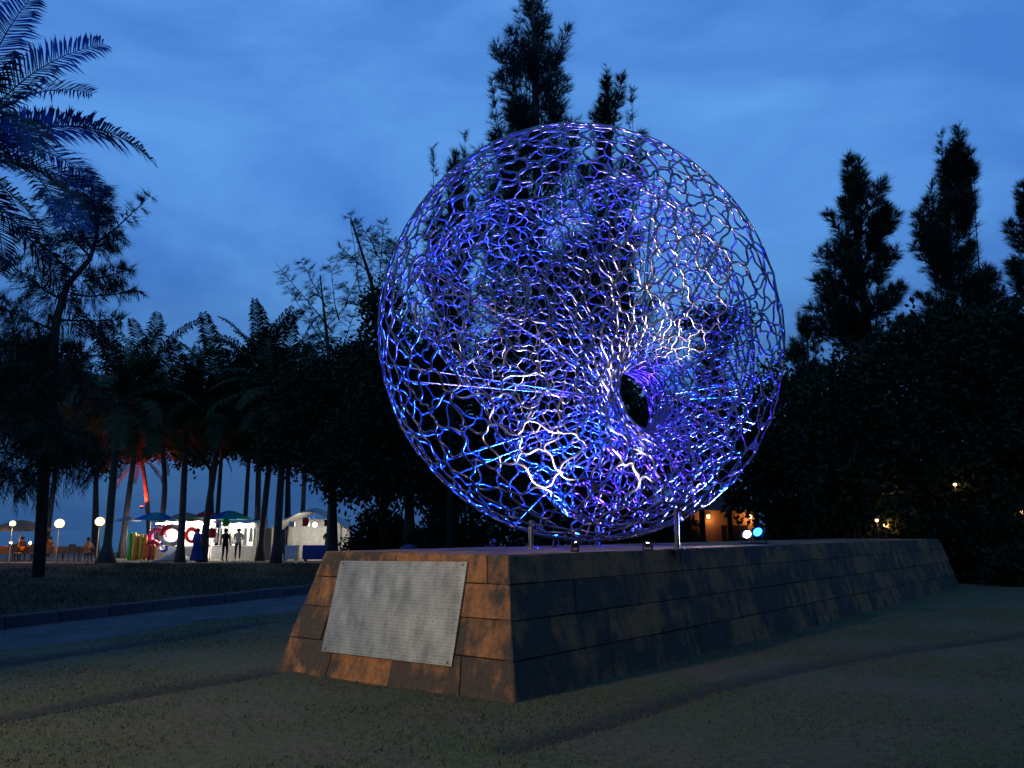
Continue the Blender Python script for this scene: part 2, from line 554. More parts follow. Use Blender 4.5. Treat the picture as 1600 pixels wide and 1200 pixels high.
mx = N.new('ShaderNodeMath'); mx.operation = 'ADD'; L.new(n2.outputs['Fac'], mx.inputs[0]); L.new(n3.outputs['Fac'], mx.inputs[1])
L.new(mx.outputs[0], bp.inputs['Height']); L.new(bp.outputs['Normal'], b.inputs['Normal'])
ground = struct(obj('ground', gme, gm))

# short turf in front of the plinth, too fine to count
rs = np.random.RandomState(4)
def grass(name, n, xr, yr, hmin, hmax, mat, keep=None, z0=None):
    x = rs.uniform(*xr, n); y = yr[0] + (yr[1] - yr[0]) * rs.uniform(0, 1, n) ** 1.6
    ok = np.abs(x) < y * 0.72 + 0.5
    pn = smooth_noise(x * 1.3, y * 1.3, 21) + smooth_noise(x * 4, y * 4, 22) * .5
    ok &= pn > rs.uniform(-0.55, 0.25, n)
    if keep is not None: ok &= keep(x, y)
    x, y = x[ok], y[ok]; n = len(x)
    z = gheight(x, y) if z0 is None else np.full(n, z0)
    a = rs.uniform(0, 6.28, n); h = rs.uniform(hmin, hmax, n); lean = rs.uniform(0.2, 1.2, n) * h; w = rs.uniform(.004, .008, n)
    P = np.stack([x, y, z - .005], 1); side = np.stack([np.cos(a), np.sin(a), np.zeros(n)], 1) * w[:, None]
    la = rs.uniform(0, 6.28, n)
    tip = P + np.stack([np.cos(la) * lean, np.sin(la) * lean, h], 1)
    V = np.stack([P - side, P + side, tip], 1).reshape(-1, 3)
    return obj(name, mesh_np(name, V, np.arange(3 * n).reshape(-1, 3)), mat)

# ---- plinth footprint
P0 = Vector((0.02, 7.89, 0)); UX = Vector((0.634, 0.773, 0)); P3 = Vector((-2.76, 9.82, 0))
P1 = P0 + UX * 20.0; P2 = P1 + (P3 - P0) * 1.04
BOT = [P0, P1, P2, P3]
def inset(poly, d):
    out = []
    c = sum(poly, Vector()) / 4
    for i in range(4):
        p = poly[i]; a = (poly[(i + 1) % 4] - p).normalized(); b2 = (poly[i - 1] - p).normalized()
        s = abs(a.x * b2.y - a.y * b2.x)
        out.append(p + (a + b2) * (d / s))
    return out
TOP = [p + Vector((0, 0, ZT)) for p in inset(BOT, 0.34)]
def inside_plinth(x, y, m=0.0):
    ok = np.ones_like(x, dtype=bool)
    for i in range(4):
        a, b2 = BOT[i], BOT[(i + 1) % 4]; d = (b2 - a).normalized()
        ok &= (-(x - a.x) * d.y + (y - a.y) * d.x) > -m
    return ok
turf = plain('turf_blades', (0.070, 0.082, 0.022), 0.9, 0, 0.5, 1.2)
g = grass('grass', 330000, (-9, 13), (2.6, 17), 0.010, 0.036, turf, lambda x, y: ~inside_plinth(x, y, .02))
stuff(g, 'short patchy turf growing on the open ground around the plinth', 'grass')

# worn concrete path between the kerb and the lawn
K0, K1 = Vector((-10.6, 8.0, 0)), Vector((-3.2, 25.4, 0))
kd_ = (K1 - K0).normalized(); kn = Vector((-kd_.y, kd_.x, 0))        # kn points to the planted bed
concrete = plain('worn_concrete', (0.07, 0.07, 0.072), 0.85, 0, 0.35, 1.6, 0.5, 40)
Lk = (K1 - K0).length
S, T = np.meshgrid(np.linspace(0, Lk, 150), np.linspace(0.02, 2.3, 22), indexing='ij')
px = K0.x + kd_.x * S - kn.x * (T + 0.12 * np.sin(S * 1.3) * (T > 2)); py = K0.y + kd_.y * S - kn.y * (T + 0.12 * np.sin(S * 1.3) * (T > 2))
edge = np.clip((2.3 - T) / 0.25, 0, 1)
pz = gheight(px, py) - 0.012 + 0.024 * edge
I = np.arange(S.size).reshape(S.shape)
F = np.stack([I[:-1, :-1], I[1:, :-1], I[1:, 1:], I[:-1, 1:]], -1).reshape(-1, 4)
struct(obj('path', mesh_np('path', np.stack([px, py, pz], -1).reshape(-1, 3), F[:, ::-1], True), concrete))
# kerb stones
kerb = struct(empty('kerb', tuple(K0)))
kst = plain('kerb_concrete', (0.06, 0.06, 0.062), 0.85, 0, 0.35, 3, 0.5, 30, rnd=.25)
kmb = MB().box((0, 0, 0.09), (0.985, 0.16, 0.26), 0, 0.018); k0 = kmb.build('kerb_stone', kst, kerb)
ang = math.atan2(kd_.y, kd_.x)
nk = int(Lk)
for i in range(nk):
    o = k0 if i == 0 else link(k0.copy(), kerb)
    o.location = kd_ * (i + .5) + kn * (0.08 + rng.uniform(-.008, .008)) + Vector((0, 0, rng.uniform(-.012, .012)))
    o.rotation_euler = (0, 0, ang + rng.uniform(-.008, .008))
# raised planted bed behind the kerb
bedm = plain('bed_soil_grass', (0.018, 0.022, 0.010), 0.95, 0, 0.5, 8, 0.9, 25)
q = [K0 + kn * .16, K1 + kn * .16, K1 + kn * 1.0 + Vector((-3, 10, 0)), Vector((-40, 36, 0)), Vector((-40, 8, 0))]
bm = MB().add([(p.x, p.y, 0.17) for p in q] + [(p.x, p.y, -0.2) for p in q], [(0, 1, 2, 3, 4), (1, 0, 5, 6), (2, 1, 6, 7), (3, 2, 7, 8), (4, 3, 8, 9), (0, 4, 9, 5)])
struct(bm.build('planted_bed', bedm))
bg = grass('bed_grass', 60000, (-18, -3), (9, 36), 0.05, 0.20, plain('bed_blades', (0.022, 0.028, 0.011), .9, 0, .5, 1),
           lambda x, y: ((x - K0.x) * kn.x + (y - K0.y) * kn.y) > 0.2, 0.17)
stuff(bg, 'ragged dark grass growing on the raised bed behind the kerb', 'grass')

# sea
sm, nt, b = nmat('sea_water')
N, L = nt.nodes, nt.links
b.inputs['Base Color'].default_value = (0.012, 0.03, 0.05, 1); b.inputs['Roughness'].default_value = 0.12
tc = N.new('ShaderNodeTexCoord'); mp = N.new('ShaderNodeMapping'); mp.inputs['Scale'].default_value = (0.5, 1.4, 1)
n = N.new('ShaderNodeTexNoise'); n.inputs['Scale'].default_value = 0.8; n.inputs['Detail'].default_value = 6
L.new(tc.outputs['Object'], mp.inputs['Vector']); L.new(mp.outputs['Vector'], n.inputs['Vector'])
bp = N.new('ShaderNodeBump'); bp.inputs['Strength'].default_value = 0.6; bp.inputs['Distance'].default_value = 0.3
L.new(n.outputs['Fac'], bp.inputs['Height']); L.new(bp.outputs['Normal'], b.inputs['Normal'])
sea = MB().add([(-6000, 62, -0.55), (6000, 62, -0.55), (6000, 9000, -0.55), (-6000, 9000, -0.55)], [(0, 1, 2, 3)])
struct(sea.build('sea', sm))

# ---------------------------------------------------------------- stone plinth
plinth = empty('stone_plinth', (P0.x, P0.y, 0))
tag(plinth, 'long low plinth of stained orange stone blocks with sloping sides', 'plinth')
sm, nt, b = nmat('stained_sandstone')
N, L = nt.nodes, nt.links
tc = N.new('ShaderNodeTexCoord')
n1 = noise_node(2.2, 7, .65); n2 = noise_node(22, 6, .65)
mp = N.new('ShaderNodeMapping'); mp.inputs['Scale'].default_value = (7, 7, 0.8); L.new(tc.outputs['Object'], mp.inputs['Vector'])
n3 = N.new('ShaderNodeTexNoise'); n3.inputs['Scale'].default_value = 1.0; n3.inputs['Detail'].default_value = 5; L.new(mp.outputs['Vector'], n3.inputs['Vector'])
oi = N.new('ShaderNodeObjectInfo')
st = ramp(n2.outputs['Fac'], (0.19, 0.072, 0.020), (0.36, 0.150, 0.042), .3, .7)
dk = ramp(n2.outputs['Fac'], (0.028, 0.020, 0.012), (0.070, 0.048, 0.028), .3, .7)
ad = N.new('ShaderNodeMath'); ad.operation = 'MULTIPLY_ADD'; ad.inputs[1].default_value = 0.55; L.new(n3.outputs['Fac'], ad.inputs[0]); L.new(n1.outputs['Fac'], ad.inputs[2])
ad2 = N.new('ShaderNodeMath'); ad2.operation = 'MULTIPLY_ADD'; ad2.inputs[1].default_value = 0.22; L.new(oi.outputs['Random'], ad2.inputs[0]); L.new(ad.outputs[0], ad2.inputs[2])
rr = ramp(ad2.outputs[0], (0, 0, 0), (1, 1, 1), .76, .96)
mm = mixn(rr.outputs['Color'], st.outputs['Color'], dk.outputs['Color'])
L.new(mm.outputs['Color'], b.inputs['Base Color']); b.inputs['Roughness'].default_value = 0.85
bp = N.new('ShaderNodeBump'); bp.inputs['Strength'].default_value = 0.7; bp.inputs['Distance'].default_value = 0.02
L.new(n2.outputs['Fac'], bp.inputs['Height']); L.new(bp.outputs['Normal'], b.inputs['Normal'])
mortar = plain('mortar', (0.05, 0.045, 0.038), 0.95, 0, 0.4, 12)
ib = inset(BOT, 0.05); it = [p - Vector((0, 0, 0.05)) for p in inset([t.copy() for t in TOP], 0.05)]
cv = [p - P0 for p in ib] + [p - P0 for p in it]
MB().add(cv, [(3, 2, 1, 0), (4, 5, 6, 7), (0, 1, 5, 4), (1, 2, 6, 5), (2, 3, 7, 6), (3, 0, 4, 7)]).build('core', mortar, plinth)
prs = random.Random(5)
def face_pt(i, s, t):
    a, b2 = BOT[i], BOT[(i + 1) % 4]; c, d = TOP[i], TOP[(i + 1) % 4]
    return (a.lerp(b2, s)).lerp(c.lerp(d, s), t)
def lay(i, courses, wid, seed):
    r2 = random.Random(seed)
    a, b2 = BOT[i], BOT[(i + 1) % 4]; Lf = (b2 - a).length
    nrm = (b2 - a).cross(TOP[i] - a).normalized()
    t0 = 0.0
    for ci, h in enumerate(courses):
        t1 = min(t0 + h, 1.0); s = 0.0; first = True
        while s < 1 - 1e-6:
            w_ = r2.uniform(*wid) / Lf
            if first and ci % 2: w_ *= .55
            first = False
            s1 = s + w_
            if s1 > 1 - 0.35 * wid[0] / Lf: s1 = 1.0
            gs, gt = 0.0035 / Lf, 0.0028
            sa, sb = s + (gs if s > 0 else 0), s1 - (gs if s1 < 1 else 0)
            ta, tb = t0 + (gt if ci else -0.03), t1 - gt * (0.6 if ci == len(courses) - 1 else 1)
            pr = r2.uniform(-0.004, 0.010); ch = 0.008
            base = [face_pt(i, sa, ta), face_pt(i, sb, ta), face_pt(i, sb, tb), face_pt(i, sa, tb)]
            mid = [p + nrm * (pr - ch + r2.uniform(-.004, .004)) for p in base]
            ce = sum(base, Vector()) / 4
            front = []
            for p in base:
                dv = (ce - p); front.append(p + dv.normalized() * ch * r2.uniform(.8, 2.6) + nrm * (pr + r2.uniform(-.004, .003)))
            back = [p - nrm * 0.12 for p in base]
            V = [p - P0 for p in back + mid + front]
            Fc = [(3, 2, 1, 0), (8, 9, 10, 11)]
            for o4 in (0, 4):
                for k in range(4):
                    k2 = (k + 1) % 4; Fc.append((o4 + k, o4 + k2, o4 + 4 + k2, o4 + 4 + k))
            MB().add(V, Fc).build('stone_block', sm, plinth)
            s = s1
        t0 = t1
lay(3, (.27, .27, .25, .21), (.75, 1.05), 3)     # end face with the plaque
lay(0, (.26, .27, .26, .21), (.80, 1.25), 8)     # long face
lay(1, (.52, .48), (1.0, 1.4), 9)
# top slabs
tl = [t - P0 for t in TOP]
ns, nw = 18, 3
for i in range(ns):
    for j in range(nw):
        def tp(s, w_): return (tl[0].lerp(tl[1], s)).lerp(tl[3].lerp(tl[2], s), w_)
        e = 0.0007; e2 = 0.003
        q4 = [tp(i / ns + e, j / nw + e2), tp((i + 1) / ns - e, j / nw + e2), tp((i + 1) / ns - e, (j + 1) / nw - e2), tp(i / ns + e, (j + 1) / nw - e2)]
        dz = prs.uniform(-.004, .004) + 0.004
        V = [p + Vector((0, 0, -0.07)) for p in q4] + [p + Vector((0, 0, dz)) for p in q4]
        MB().add(V, [(3, 2, 1, 0), (4, 5, 6, 7), (0, 1, 5, 4), (1, 2, 6, 5), (2, 3, 7, 6), (3, 0, 4, 7)]).build('top_slab', sm, plinth)

# plaque on the end face
fa, fb = BOT[3], BOT[0]; fn = (fb - fa).cross(TOP[3] - fa).normalized()
def on_face(x, y):
    r = FW(x, y); o = Vector((0, 0, EYE)); return o + r * ((fa - o).dot(fn) / r.dot(fn))
pq = [on_face(505, 1018), on_face(708, 1042), on_face(733, 879), on_face(535, 877)]
pm, nt, b = nmat('plaque_steel')
N, L = nt.nodes, nt.links
tc = N.new('ShaderNodeTexCoord')
uvm = N.new('ShaderNodeMapping'); uvm.inputs['Scale'].default_value = (1, 1, 1)
L.new(tc.outputs['UV'], uvm.inputs['Vector'])
br = N.new('ShaderNodeTexBrick')     # rows of worn engraved marks, too fine to read
for k, v in (('Scale', 1.0), ('Mortar Size', 0.010), ('Brick Width', 9.0), ('Row Height', 0.032)): br.inputs[k].default_value = v
br.inputs['Color1'].default_value = (0, 0, 0, 1); br.inputs['Color2'].default_value = (0, 0, 0, 1); br.inputs['Mortar'].default_value = (1, 1, 1, 1)
L.new(uvm.outputs['Vector'], br.inputs['Vector'])
tmp = N.new('ShaderNodeMapping'); tmp.inputs['Scale'].default_value = (150, 31.25, 1); L.new(tc.outputs['UV'], tmp.inputs['Vector'])
tn = N.new('ShaderNodeTexNoise'); tn.inputs['Scale'].default_value = 1.0; tn.inputs['Detail'].default_value = 1; L.new(tmp.outputs['Vector'], tn.inputs['Vector'])
marks = ramp(tn.outputs['Fac'], (0.45, 0.45, 0.45), (1, 1, 1), .42, .60)
rows = N.new('ShaderNodeMixRGB'); rows.blend_type = 'LIGHTEN'; rows.inputs[0].default_value = 1.0
L.new(marks.outputs['Color'], rows.inputs[1]); L.new(br.outputs['Color'], rows.inputs[2])
smp = N.new('ShaderNodeMapping'); smp.inputs['Scale'].default_value = (5.0, 1.3, 1)
L.new(tc.outputs['UV'], smp.inputs['Vector'])
n1 = N.new('ShaderNodeTexNoise'); n1.inputs['Scale'].default_value = 1.6; n1.inputs['Detail'].default_value = 8; n1.inputs['Roughness'].default_value = .62
L.new(smp.outputs['Vector'], n1.inputs['Vector'])
base = ramp(n1.outputs['Fac'], (0.12, 0.124, 0.096), (0.42, 0.42, 0.35), .28, .75)
mk = N.new('ShaderNodeMixRGB'); mk.blend_type = 'MULTIPLY'; mk.inputs[0].default_value = 0.55
L.new(base.outputs['Color'], mk.inputs[1]); L.new(rows.outputs['Color'], mk.inputs[2])
L.new(mk.outputs['Color'], b.inputs['Base Color'])
b.inputs['Metallic'].default_value = 0.35
rgh = N.new('ShaderNodeMapRange'); rgh.inputs[3].default_value = 0.3; rgh.inputs[4].default_value = 0.55; L.new(n1.outputs['Fac'], rgh.inputs['Value']); L.new(rgh.outputs[0], b.inputs['Roughness'])
bp = N.new('ShaderNodeBump'); bp.inputs['Strength'].default_value = 0.15; bp.inputs['Distance'].default_value = 0.003
L.new(tn.outputs['Fac'], bp.inputs['Height']); L.new(bp.outputs['Normal'], b.inputs['Normal'])
pc = sum(pq, Vector()) / 4
plq = empty('plaque', tuple(pc))
tag(plq, 'large dull steel plaque with faint engraved rows on the plinth end', 'plaque')
V = [p - pc + fn * 0.002 for p in pq] + [p - pc + fn * 0.03 for p in pq]
me = bpy.data.meshes.new('plate'); me.from_pydata(V, [], [(3, 2, 1, 0), (4, 5, 6, 7), (0, 1, 5, 4), (1, 2, 6, 5), (2, 3, 7, 6), (3, 0, 4, 7)])
uv = me.uv_layers.new(name='UVMap')
for lp in me.loops:
    k = lp.vertex_index % 4; uv.data[lp.index].uv = ((0, 0), (1, 0), (1, 1), (0, 1))[k]
obj('plate', me, pm, plq)
bolt = None
for k in range(4):
    p = pq[k].lerp(sum(pq, Vector()) / 4, 0.06) - pc + fn * 0.03
    if bolt is None: bolt = MB().lathe((0, 0, 0), [(.013, -.004), (.013, .004), (.006, .008)], 8).build('bolt', steel, plq); o = bolt
    else: o = link(bolt.copy(), plq)
    o.location = p; o.rotation_euler = fn.to_track_quat('Z', 'Y').to_euler()

# feet under the globe
for k, (fx, fy) in enumerate(((at(830, 845, 11.2).x, 11.2), (at(1058, 845, 11.0).x, 11.0), (1.35, 12.9), (0.3, 12.6))):
    c = Vector((fx, fy, ZT))
    # height of the shell just above this foot
    zc = SC.z - math.sqrt(max(0.1, (RO * 0.985) ** 2 - (fx - SC.x) ** 2 - (fy - SC.y) ** 2))
    loc = c - Vector((SC.x, SC.y, ZT))
    MB().lathe(loc, [(.10, 0), (.10, .02), (.035, .022), (.035, max(.1, zc - ZT + .04))], 12).build('foot', steel, sculpture)

# ---------------------------------------------------------------- floodlights on the plinth
BLUE = (0.006, 0.040, 1.0); VIOLET = (0.05, 0.012, 1.0); WARMW = (1.0, 0.80, 0.78)
blue_lens = plain('blue_lens', (0.1, 0.3, 1), 0.3, 0, 0, 1, emit=(0.01, 0.13, 1.0), es=18)
white_lens = plain('white_lens', (1, 1, 1), 0.3, 0, 0, 1, emit=(1.0, 0.92, 0.9), es=35)
def flood(pos, aim, blue, watts, label, cone=75, size=1.0):
    pos = Vector(pos); d = (Vector(aim) - pos).normalized()
    e = empty('floodlight', (pos.x, pos.y, ZT + 0.004))
    tag(e, label, 'floodlight', 'floodlights lighting the globe')
    h = (pos.z - ZT) 
    q = d.to_track_quat('Z', 'Y')
    def rot(mb): mb.v = [tuple(q @ Vector(v) + Vector((0, 0, h))) for v in mb.v]; return mb
    s = size
    rot(MB().add([(x * s, y * s, z * s) for z, k in ((-.10, .6), (-.02, 1), (.03, 1.05)) for x, y in ((-.13 * k, -.09 * k), (.13 * k, -.09 * k), (.13 * k, .09 * k), (-.13 * k, .09 * k))],
        [(3, 2, 1, 0), (8, 9, 10, 11)] + [(r * 4 + k, r * 4 + (k + 1) % 4, r * 4 + 4 + (k + 1) % 4, r * 4 + 4 + k) for r in (0, 1) for k in range(4)])).build('housing', black_metal, e)
    rot(MB().lathe((0, 0, .031 * s), [(.085 * s, 0), (.08 * s, .012 * s), (.03 * s, .02 * s)], 18)).build('lens', blue_lens if blue else white_lens, e)
    br = MB(); ax = q @ Vector((1, 0, 0))
    for sg in (-1, 1):
        top = Vector((0, 0, h)) + ax * (0.15 * s * sg); br.tube([(top.x, top.y, 0.0), (top.x, top.y, max(top.z, .03))], 0.012, 6)
    a0, a1 = ax * .15 * s, -ax * .15 * s
    br.tube([(a0.x, a0.y, 0.012), (a1.x, a1.y, 0.012)], 0.012, 6)
    br.build('bracket', black_metal, e)
    lp = pos + d * (0.07 * s)
    lamp('flood_lamp', 'SPOT', tuple(lp), watts, (VIOLET if blue == 2 else BLUE) if blue else WARMW, aim, R(cone), 0.6, 0.06, e)
    return e
def onp(s, v, z=0.16):                       # a place on the plinth top: s along it, v across it
    q = P0 + UX * s + (P3 - P0).normalized() * v
    return (q.x, q.y, ZT + z)
flood(at(1185, 833, 15.0), SC + Vector((.3, 0, -.4)), 1, 19000, 'blue floodlight beside a white one at the far end of the globe', 80)
flood(at(1168, 836, 14.6), SC + Vector((1.2, 0, -1.6)), 0, 900, 'white floodlight standing close beside the blue one', 70, .8)
flood(at(868, 839, 12.2), SC + Vector((-1.5, -.3, -.1)), 1, 28000, 'blue floodlight seen through the mesh directly under the globe', 125, .45)
flood(onp(5.6, 3.0), SC + Vector((.6, -.4, .3)), 2, 11000, 'blue floodlight behind the globe near the white one', 110, .6)
flood(at(898, 851, 9.6), at(850, 710, 10.0), 0, 1700, 'white floodlight under the near belly of the globe', 56, .35)
flood(at(1012, 851, 10.0), at(1000, 470, 11.0), 0, 6000, 'white floodlight by the near foot of the globe', 46, .35)
flood(at(770, 846, 12.9), at(660, 660, 13.6), 1, 9000, 'blue floodlight at the back of the plinth aimed at the lower rim', 58, .4)
# ---------------------------------------------------------------- trees
needle_m = plain('casuarina_needles', (0.026, 0.036, 0.020), 0.85, 0, 0.35, 0.8)
leaf_m = plain('broad_leaves', (0.020, 0.030, 0.013), 0.9, 0, 0.4, 0.8)
frond_m = plain('palm_leaflets', (0.026, 0.038, 0.016), 0.8, 0, 0.35, 1.0)
bark_m = plain('bark', (0.055, 0.045, 0.036), 0.9, 0, 0.35, 4, 0.7, 12)
palm_bark = plain('palm_bark', (0.075, 0.066, 0.056), 0.9, 0, 0.3, 5, 0.7, 14)

def tri_leaves(P, D, ln, wd, rs):
    n = len(P)
    D = D / (np.linalg.norm(D, axis=1)[:, None] + 1e-9)
    s = np.cross(D, rs.normal(size=(n, 3))); s /= np.linalg.norm(s, axis=1)[:, None] + 1e-9
    ln = np.broadcast_to(ln, n)[:, None]; wd = np.broadcast_to(wd, n)[:, None]
    return np.stack([P - s * wd * .5, P + s * wd * .5, P + D * ln], 1).reshape(-1, 3)
def quad_leaves(P, D, ln, wd, rs):
    n = len(P)
    D = D / (np.linalg.norm(D, axis=1)[:, None] + 1e-9)
    s = np.cross(D, rs.normal(size=(n, 3))); s /= np.linalg.norm(s, axis=1)[:, None] + 1e-9
    ln = np.broadcast_to(ln, n)[:, None]; wd = np.broadcast_to(wd, n)[:, None]
    return np.stack([P, P + D * ln * .5 - s * wd * .5, P + D * ln, P + D * ln * .5 + s * wd * .5], 1).reshape(-1, 3)

def plume(a, b, rad, n, rs, up=0.9, droop=0.0, low=0.0, dens=1.0, nl=(.18, .42), nw=.020, flat=0.5):
    """needles of one feathery limb from a to b; branch tips spread to rad at the base and narrow to the tip"""
    a, b = np3(Vector(a)), np3(Vector(b))
    ax = b - a; Lx = np.linalg.norm(ax); axn = ax / Lx
    nb = max(8, int(n / 20)); PP = []; DD = []; tw = []
    for k in range(nb):
        t = low + (1 - low) * rs.rand() ** 0.9
        o = a + ax * t
        r = rs.normal(size=3); r -= axn * (r @ axn); r /= np.linalg.norm(r)
        prof = (1 - t) ** flat * (0.55 + 0.45 * min(1, t * 4 + .3))
        ln = rad * prof * rs.uniform(.45, 1.15) + 0.10
        d = r + axn * up * rs.uniform(.6, 1.3); d /= np.linalg.norm(d)
        m = max(7, int(20 * dens * rs.uniform(.7, 1.3) * (0.5 + ln / max(rad, .3) * .7)))
        f = rs.uniform(0.12, 1.0, m) ** 0.75
        q = o + d * (ln * f)[:, None]
        q[:, 2] += -droop * ln * f ** 2 
        q += rs.normal(size=(m, 3)) * (0.02 + 0.05 * ln * (1 - f * .4))[:, None]
        dd = d + rs.normal(size=(m, 3)) * 0.38; dd[:, 2] += 0.25 - droop * 1.3
        PP.append(q); DD.append(dd); tw.append((o, o + d * ln * .85 - np.array((0, 0, droop * ln * .72))))
    P = np.concatenate(PP); D = np.concatenate(DD)
    return tri_leaves(P, D, rs.uniform(*nl, len(P)), rs.uniform(nw * .6, nw * 1.3, len(P)), rs), tw

def casuarina(label, base, trunk_pts, plumes, seed, trunk_r=0.22, group='casuarina trees', **kw):
    """plumes: (start, tip, spread, needles[, overrides])"""
    rs = np.random.RandomState(seed)
    base = Vector(base)
    e = empty('casuarina_tree', tuple(base)); tag(e, label, 'tree', group)
    pts = [Vector(p) - base for p in trunk_pts]
    tb = MB().tube(pts, [trunk_r * (1 - .85 * i / (len(pts) - 1)) for i in range(len(pts))], 8)
    VV = []; tws = []
    for pl in plumes:
        k2 = dict(kw)
        if len(pl) > 4: k2.update(pl[4])
        V, tw = plume(pl[0], pl[1], pl[2], pl[3], rs, **k2); VV.append(V); tws += tw
        s, t = Vector(pl[0]) - base, Vector(pl[1]) - base
        bd = Vector(rs.normal(size=3)) * (t - s).length * .03
        tb.tube([s, s.lerp(t, .3) + bd, s.lerp(t, .65) + bd * .4 - Vector((0, 0, .02)), t], [0.035 + .012 * pl[2], .028, .018, .008], 5, False)
    for o, q in tws:
        tb.tube([Vector(o) - base, Vector(q) - base], [.016, .005], 3, False)
    tb.build('trunk', bark_m, e, True)
    V = np.concatenate(VV) - np3(base)
    c = obj('crown', mesh_np('crown', V, np.arange(len(V)).reshape(-1, 3)), needle_m, e)
    return e

def auto_plumes(x0, y_top, y_low, halfw, Yd, n, seed, dens=1.0, lead=((0, 0),)):
    """a ragged spire of upswept plumes: photo column x0, tops at y_top, skirts at y_low, half width in px"""
    r = random.Random(seed); out = []
    sc = Yd / 1250
    for i, (dx, dy) in enumerate(lead):                       # leaders
        out.append((at(x0 + dx * .3, y_low, Yd), at(x0 + dx, y_top + dy, Yd + r.uniform(-.6, .6)), halfw * sc * .36, int(2900 * dens), dict(flat=.75)))
    for k in range(n):
        t = ((k + .5) / n) ** 1.2 * .9                         # 0 low .. 1 high
        y0 = y_low + (y_top - y_low) * t * 0.92
        side = r.choice((-1, 1)); w_ = halfw * (1 - t) ** .6 * r.uniform(.3, 1.15)
        hx = x0 + side * w_; hy = y0 - r.uniform(.10, .22) * abs(y_low - y_top) 
        out.append((at(x0 + side * w_ * .15, y0, Yd), at(hx, hy, Yd + r.uniform(-1, 1) * halfw * sc), r.uniform(.24, .42) * halfw * sc * (1.15 - t * .6), int(1750 * dens)))
    return out

# tall spires behind the globe
Yd = 29
pl = auto_plumes(838, -25, 560, 120, Yd, 46, 2, 1.0, ((-28, 15), (-2, 35), (34, 110), (-70, 150), (-40, 90), (10, 0)))
casuarina('tallest casuarina, its twin spires rising behind the globe', at(838, 870, Yd).xy.to_3d(), [at(838, 874, Yd), at(842, 500, Yd), at(836, 120, Yd), at(832, 10, Yd)], pl, 1, .3)
Yd = 33
pl = auto_plumes(955, 95, 560, 75, Yd, 26, 4, .8, ((-8, 5), (32, 45), (-20, 90)))
casuarina('slender casuarina rising behind the globe next to the tallest one', at(955, 866, Yd).xy.to_3d(), [at(955, 868, Yd), at(958, 400, Yd), at(950, 130, Yd)], pl, 2, .22)
Yd = 31
pl = auto_plumes(705, 225, 600, 66, Yd, 24, 5, .7, ((-28, 5), (5, 40), (22, -15)))
casuarina('thin casuarina just clearing the shoulder of the globe', at(705, 868, Yd).xy.to_3d(), [at(705, 872, Yd), at(708, 500, Yd), at(700, 260, Yd)], pl, 3, .2)
# loose crowned pair left of the globe
Yd = 36
pl = []
for (x0, y0, x1, y1, sp, n) in ((590, 520, 545, 330, .9, 900), (585, 480, 600, 345, 1.0, 1200), (600, 450, 618, 370, .8, 900), (580, 430, 530, 385, .7, 600), (600, 520, 640, 400, .9, 800), (590, 400, 560, 345, .7, 500)):
    pl.append((at(x0, y0, Yd), at(x1, y1, Yd), sp, int(n * 1.1), dict(up=.5, droop=.25)))
casuarina('open casuarina with wispy forked top between palms and globe', at(592, 860, Yd).xy.to_3d(), [at(600, 862, Yd), at(598, 560, Yd), at(580, 440, Yd), at(548, 340, Yd)], pl, 6, .2, nl=(.2, .4))
Yd = 38; pl = []
for (x0, y0, x1, y1, sp, n) in ((520, 520, 430, 410, .75, 700), (510, 480, 470, 405, .7, 700), (530, 500, 515, 405, .8, 800), (540, 480, 560, 430, .6, 500), (520, 560, 450, 450, .8, 600), (515, 540, 480, 470, .9, 700), (530, 560, 560, 470, .9, 700), (515, 600, 500, 520, 1.2, 900), (500, 600, 470, 540, 1.0, 700)):
    pl.append((at(x0, y0, Yd), at(x1, y1, Yd), sp, n, dict(up=.35, droop=.15)))
casuarina('low spreading casuarina with flat airy layers behind the palms', at(520, 858, Yd).xy.to_3d(), [at(515, 860, Yd), at(522, 640, Yd), at(510, 520, Yd), at(500, 430, Yd)], pl, 7, .18)
# crooked one at the far left
Yd = 22; pl = []
for (x0, y0, x1, y1, sp, n) in ((150, 372, 130, 265, .55, 1300), (150, 360, 165, 290, .45, 900), (150, 380, 235, 305, .22, 420), (140, 400, 60, 300, .5, 1000), (145, 390, 90, 260, .5, 1000), (150, 385, 195, 370, .35, 500),
                                (130, 440, 205, 420, .4, 900), (110, 460, 220, 455, .35, 700), (120, 430, 30, 350, .6, 1100), (100, 470, 0, 400, .7, 1300), (95, 500, 190, 500, .45, 700), (90, 520, -20, 470, .8, 1400), (85, 560, 20, 540, .9, 1400), (85, 560, 130, 545, .6, 800)):
    pl.append((at(x0, y0, Yd), at(x1, y1, Yd), sp, int(n * 1.7), dict(up=.3, droop=.3)))
for k in range(26):
    x1 = rng.uniform(-60, 190); y1 = 560 + rng.uniform(0, 235) - max(0, x1 - 90) * .35
    pl.append((at(50 + rng.uniform(-30, 40), y1 - 60, Yd), at(x1, y1, Yd + rng.uniform(-1.5, 1.5)), .75, 1300, dict(up=.15, droop=.75)))
casuarina('crooked casuarina with a bare bent stem under the near palm frond', at(60, 900, Yd).xy.to_3d(), [at(60, 902, Yd), at(75, 640, Yd), at(88, 500, Yd), at(105, 445, Yd), at(140, 405, Yd), at(152, 370, Yd), at(145, 290, Yd)], pl, 8, .16, nl=(.16, .36), nw=.018)
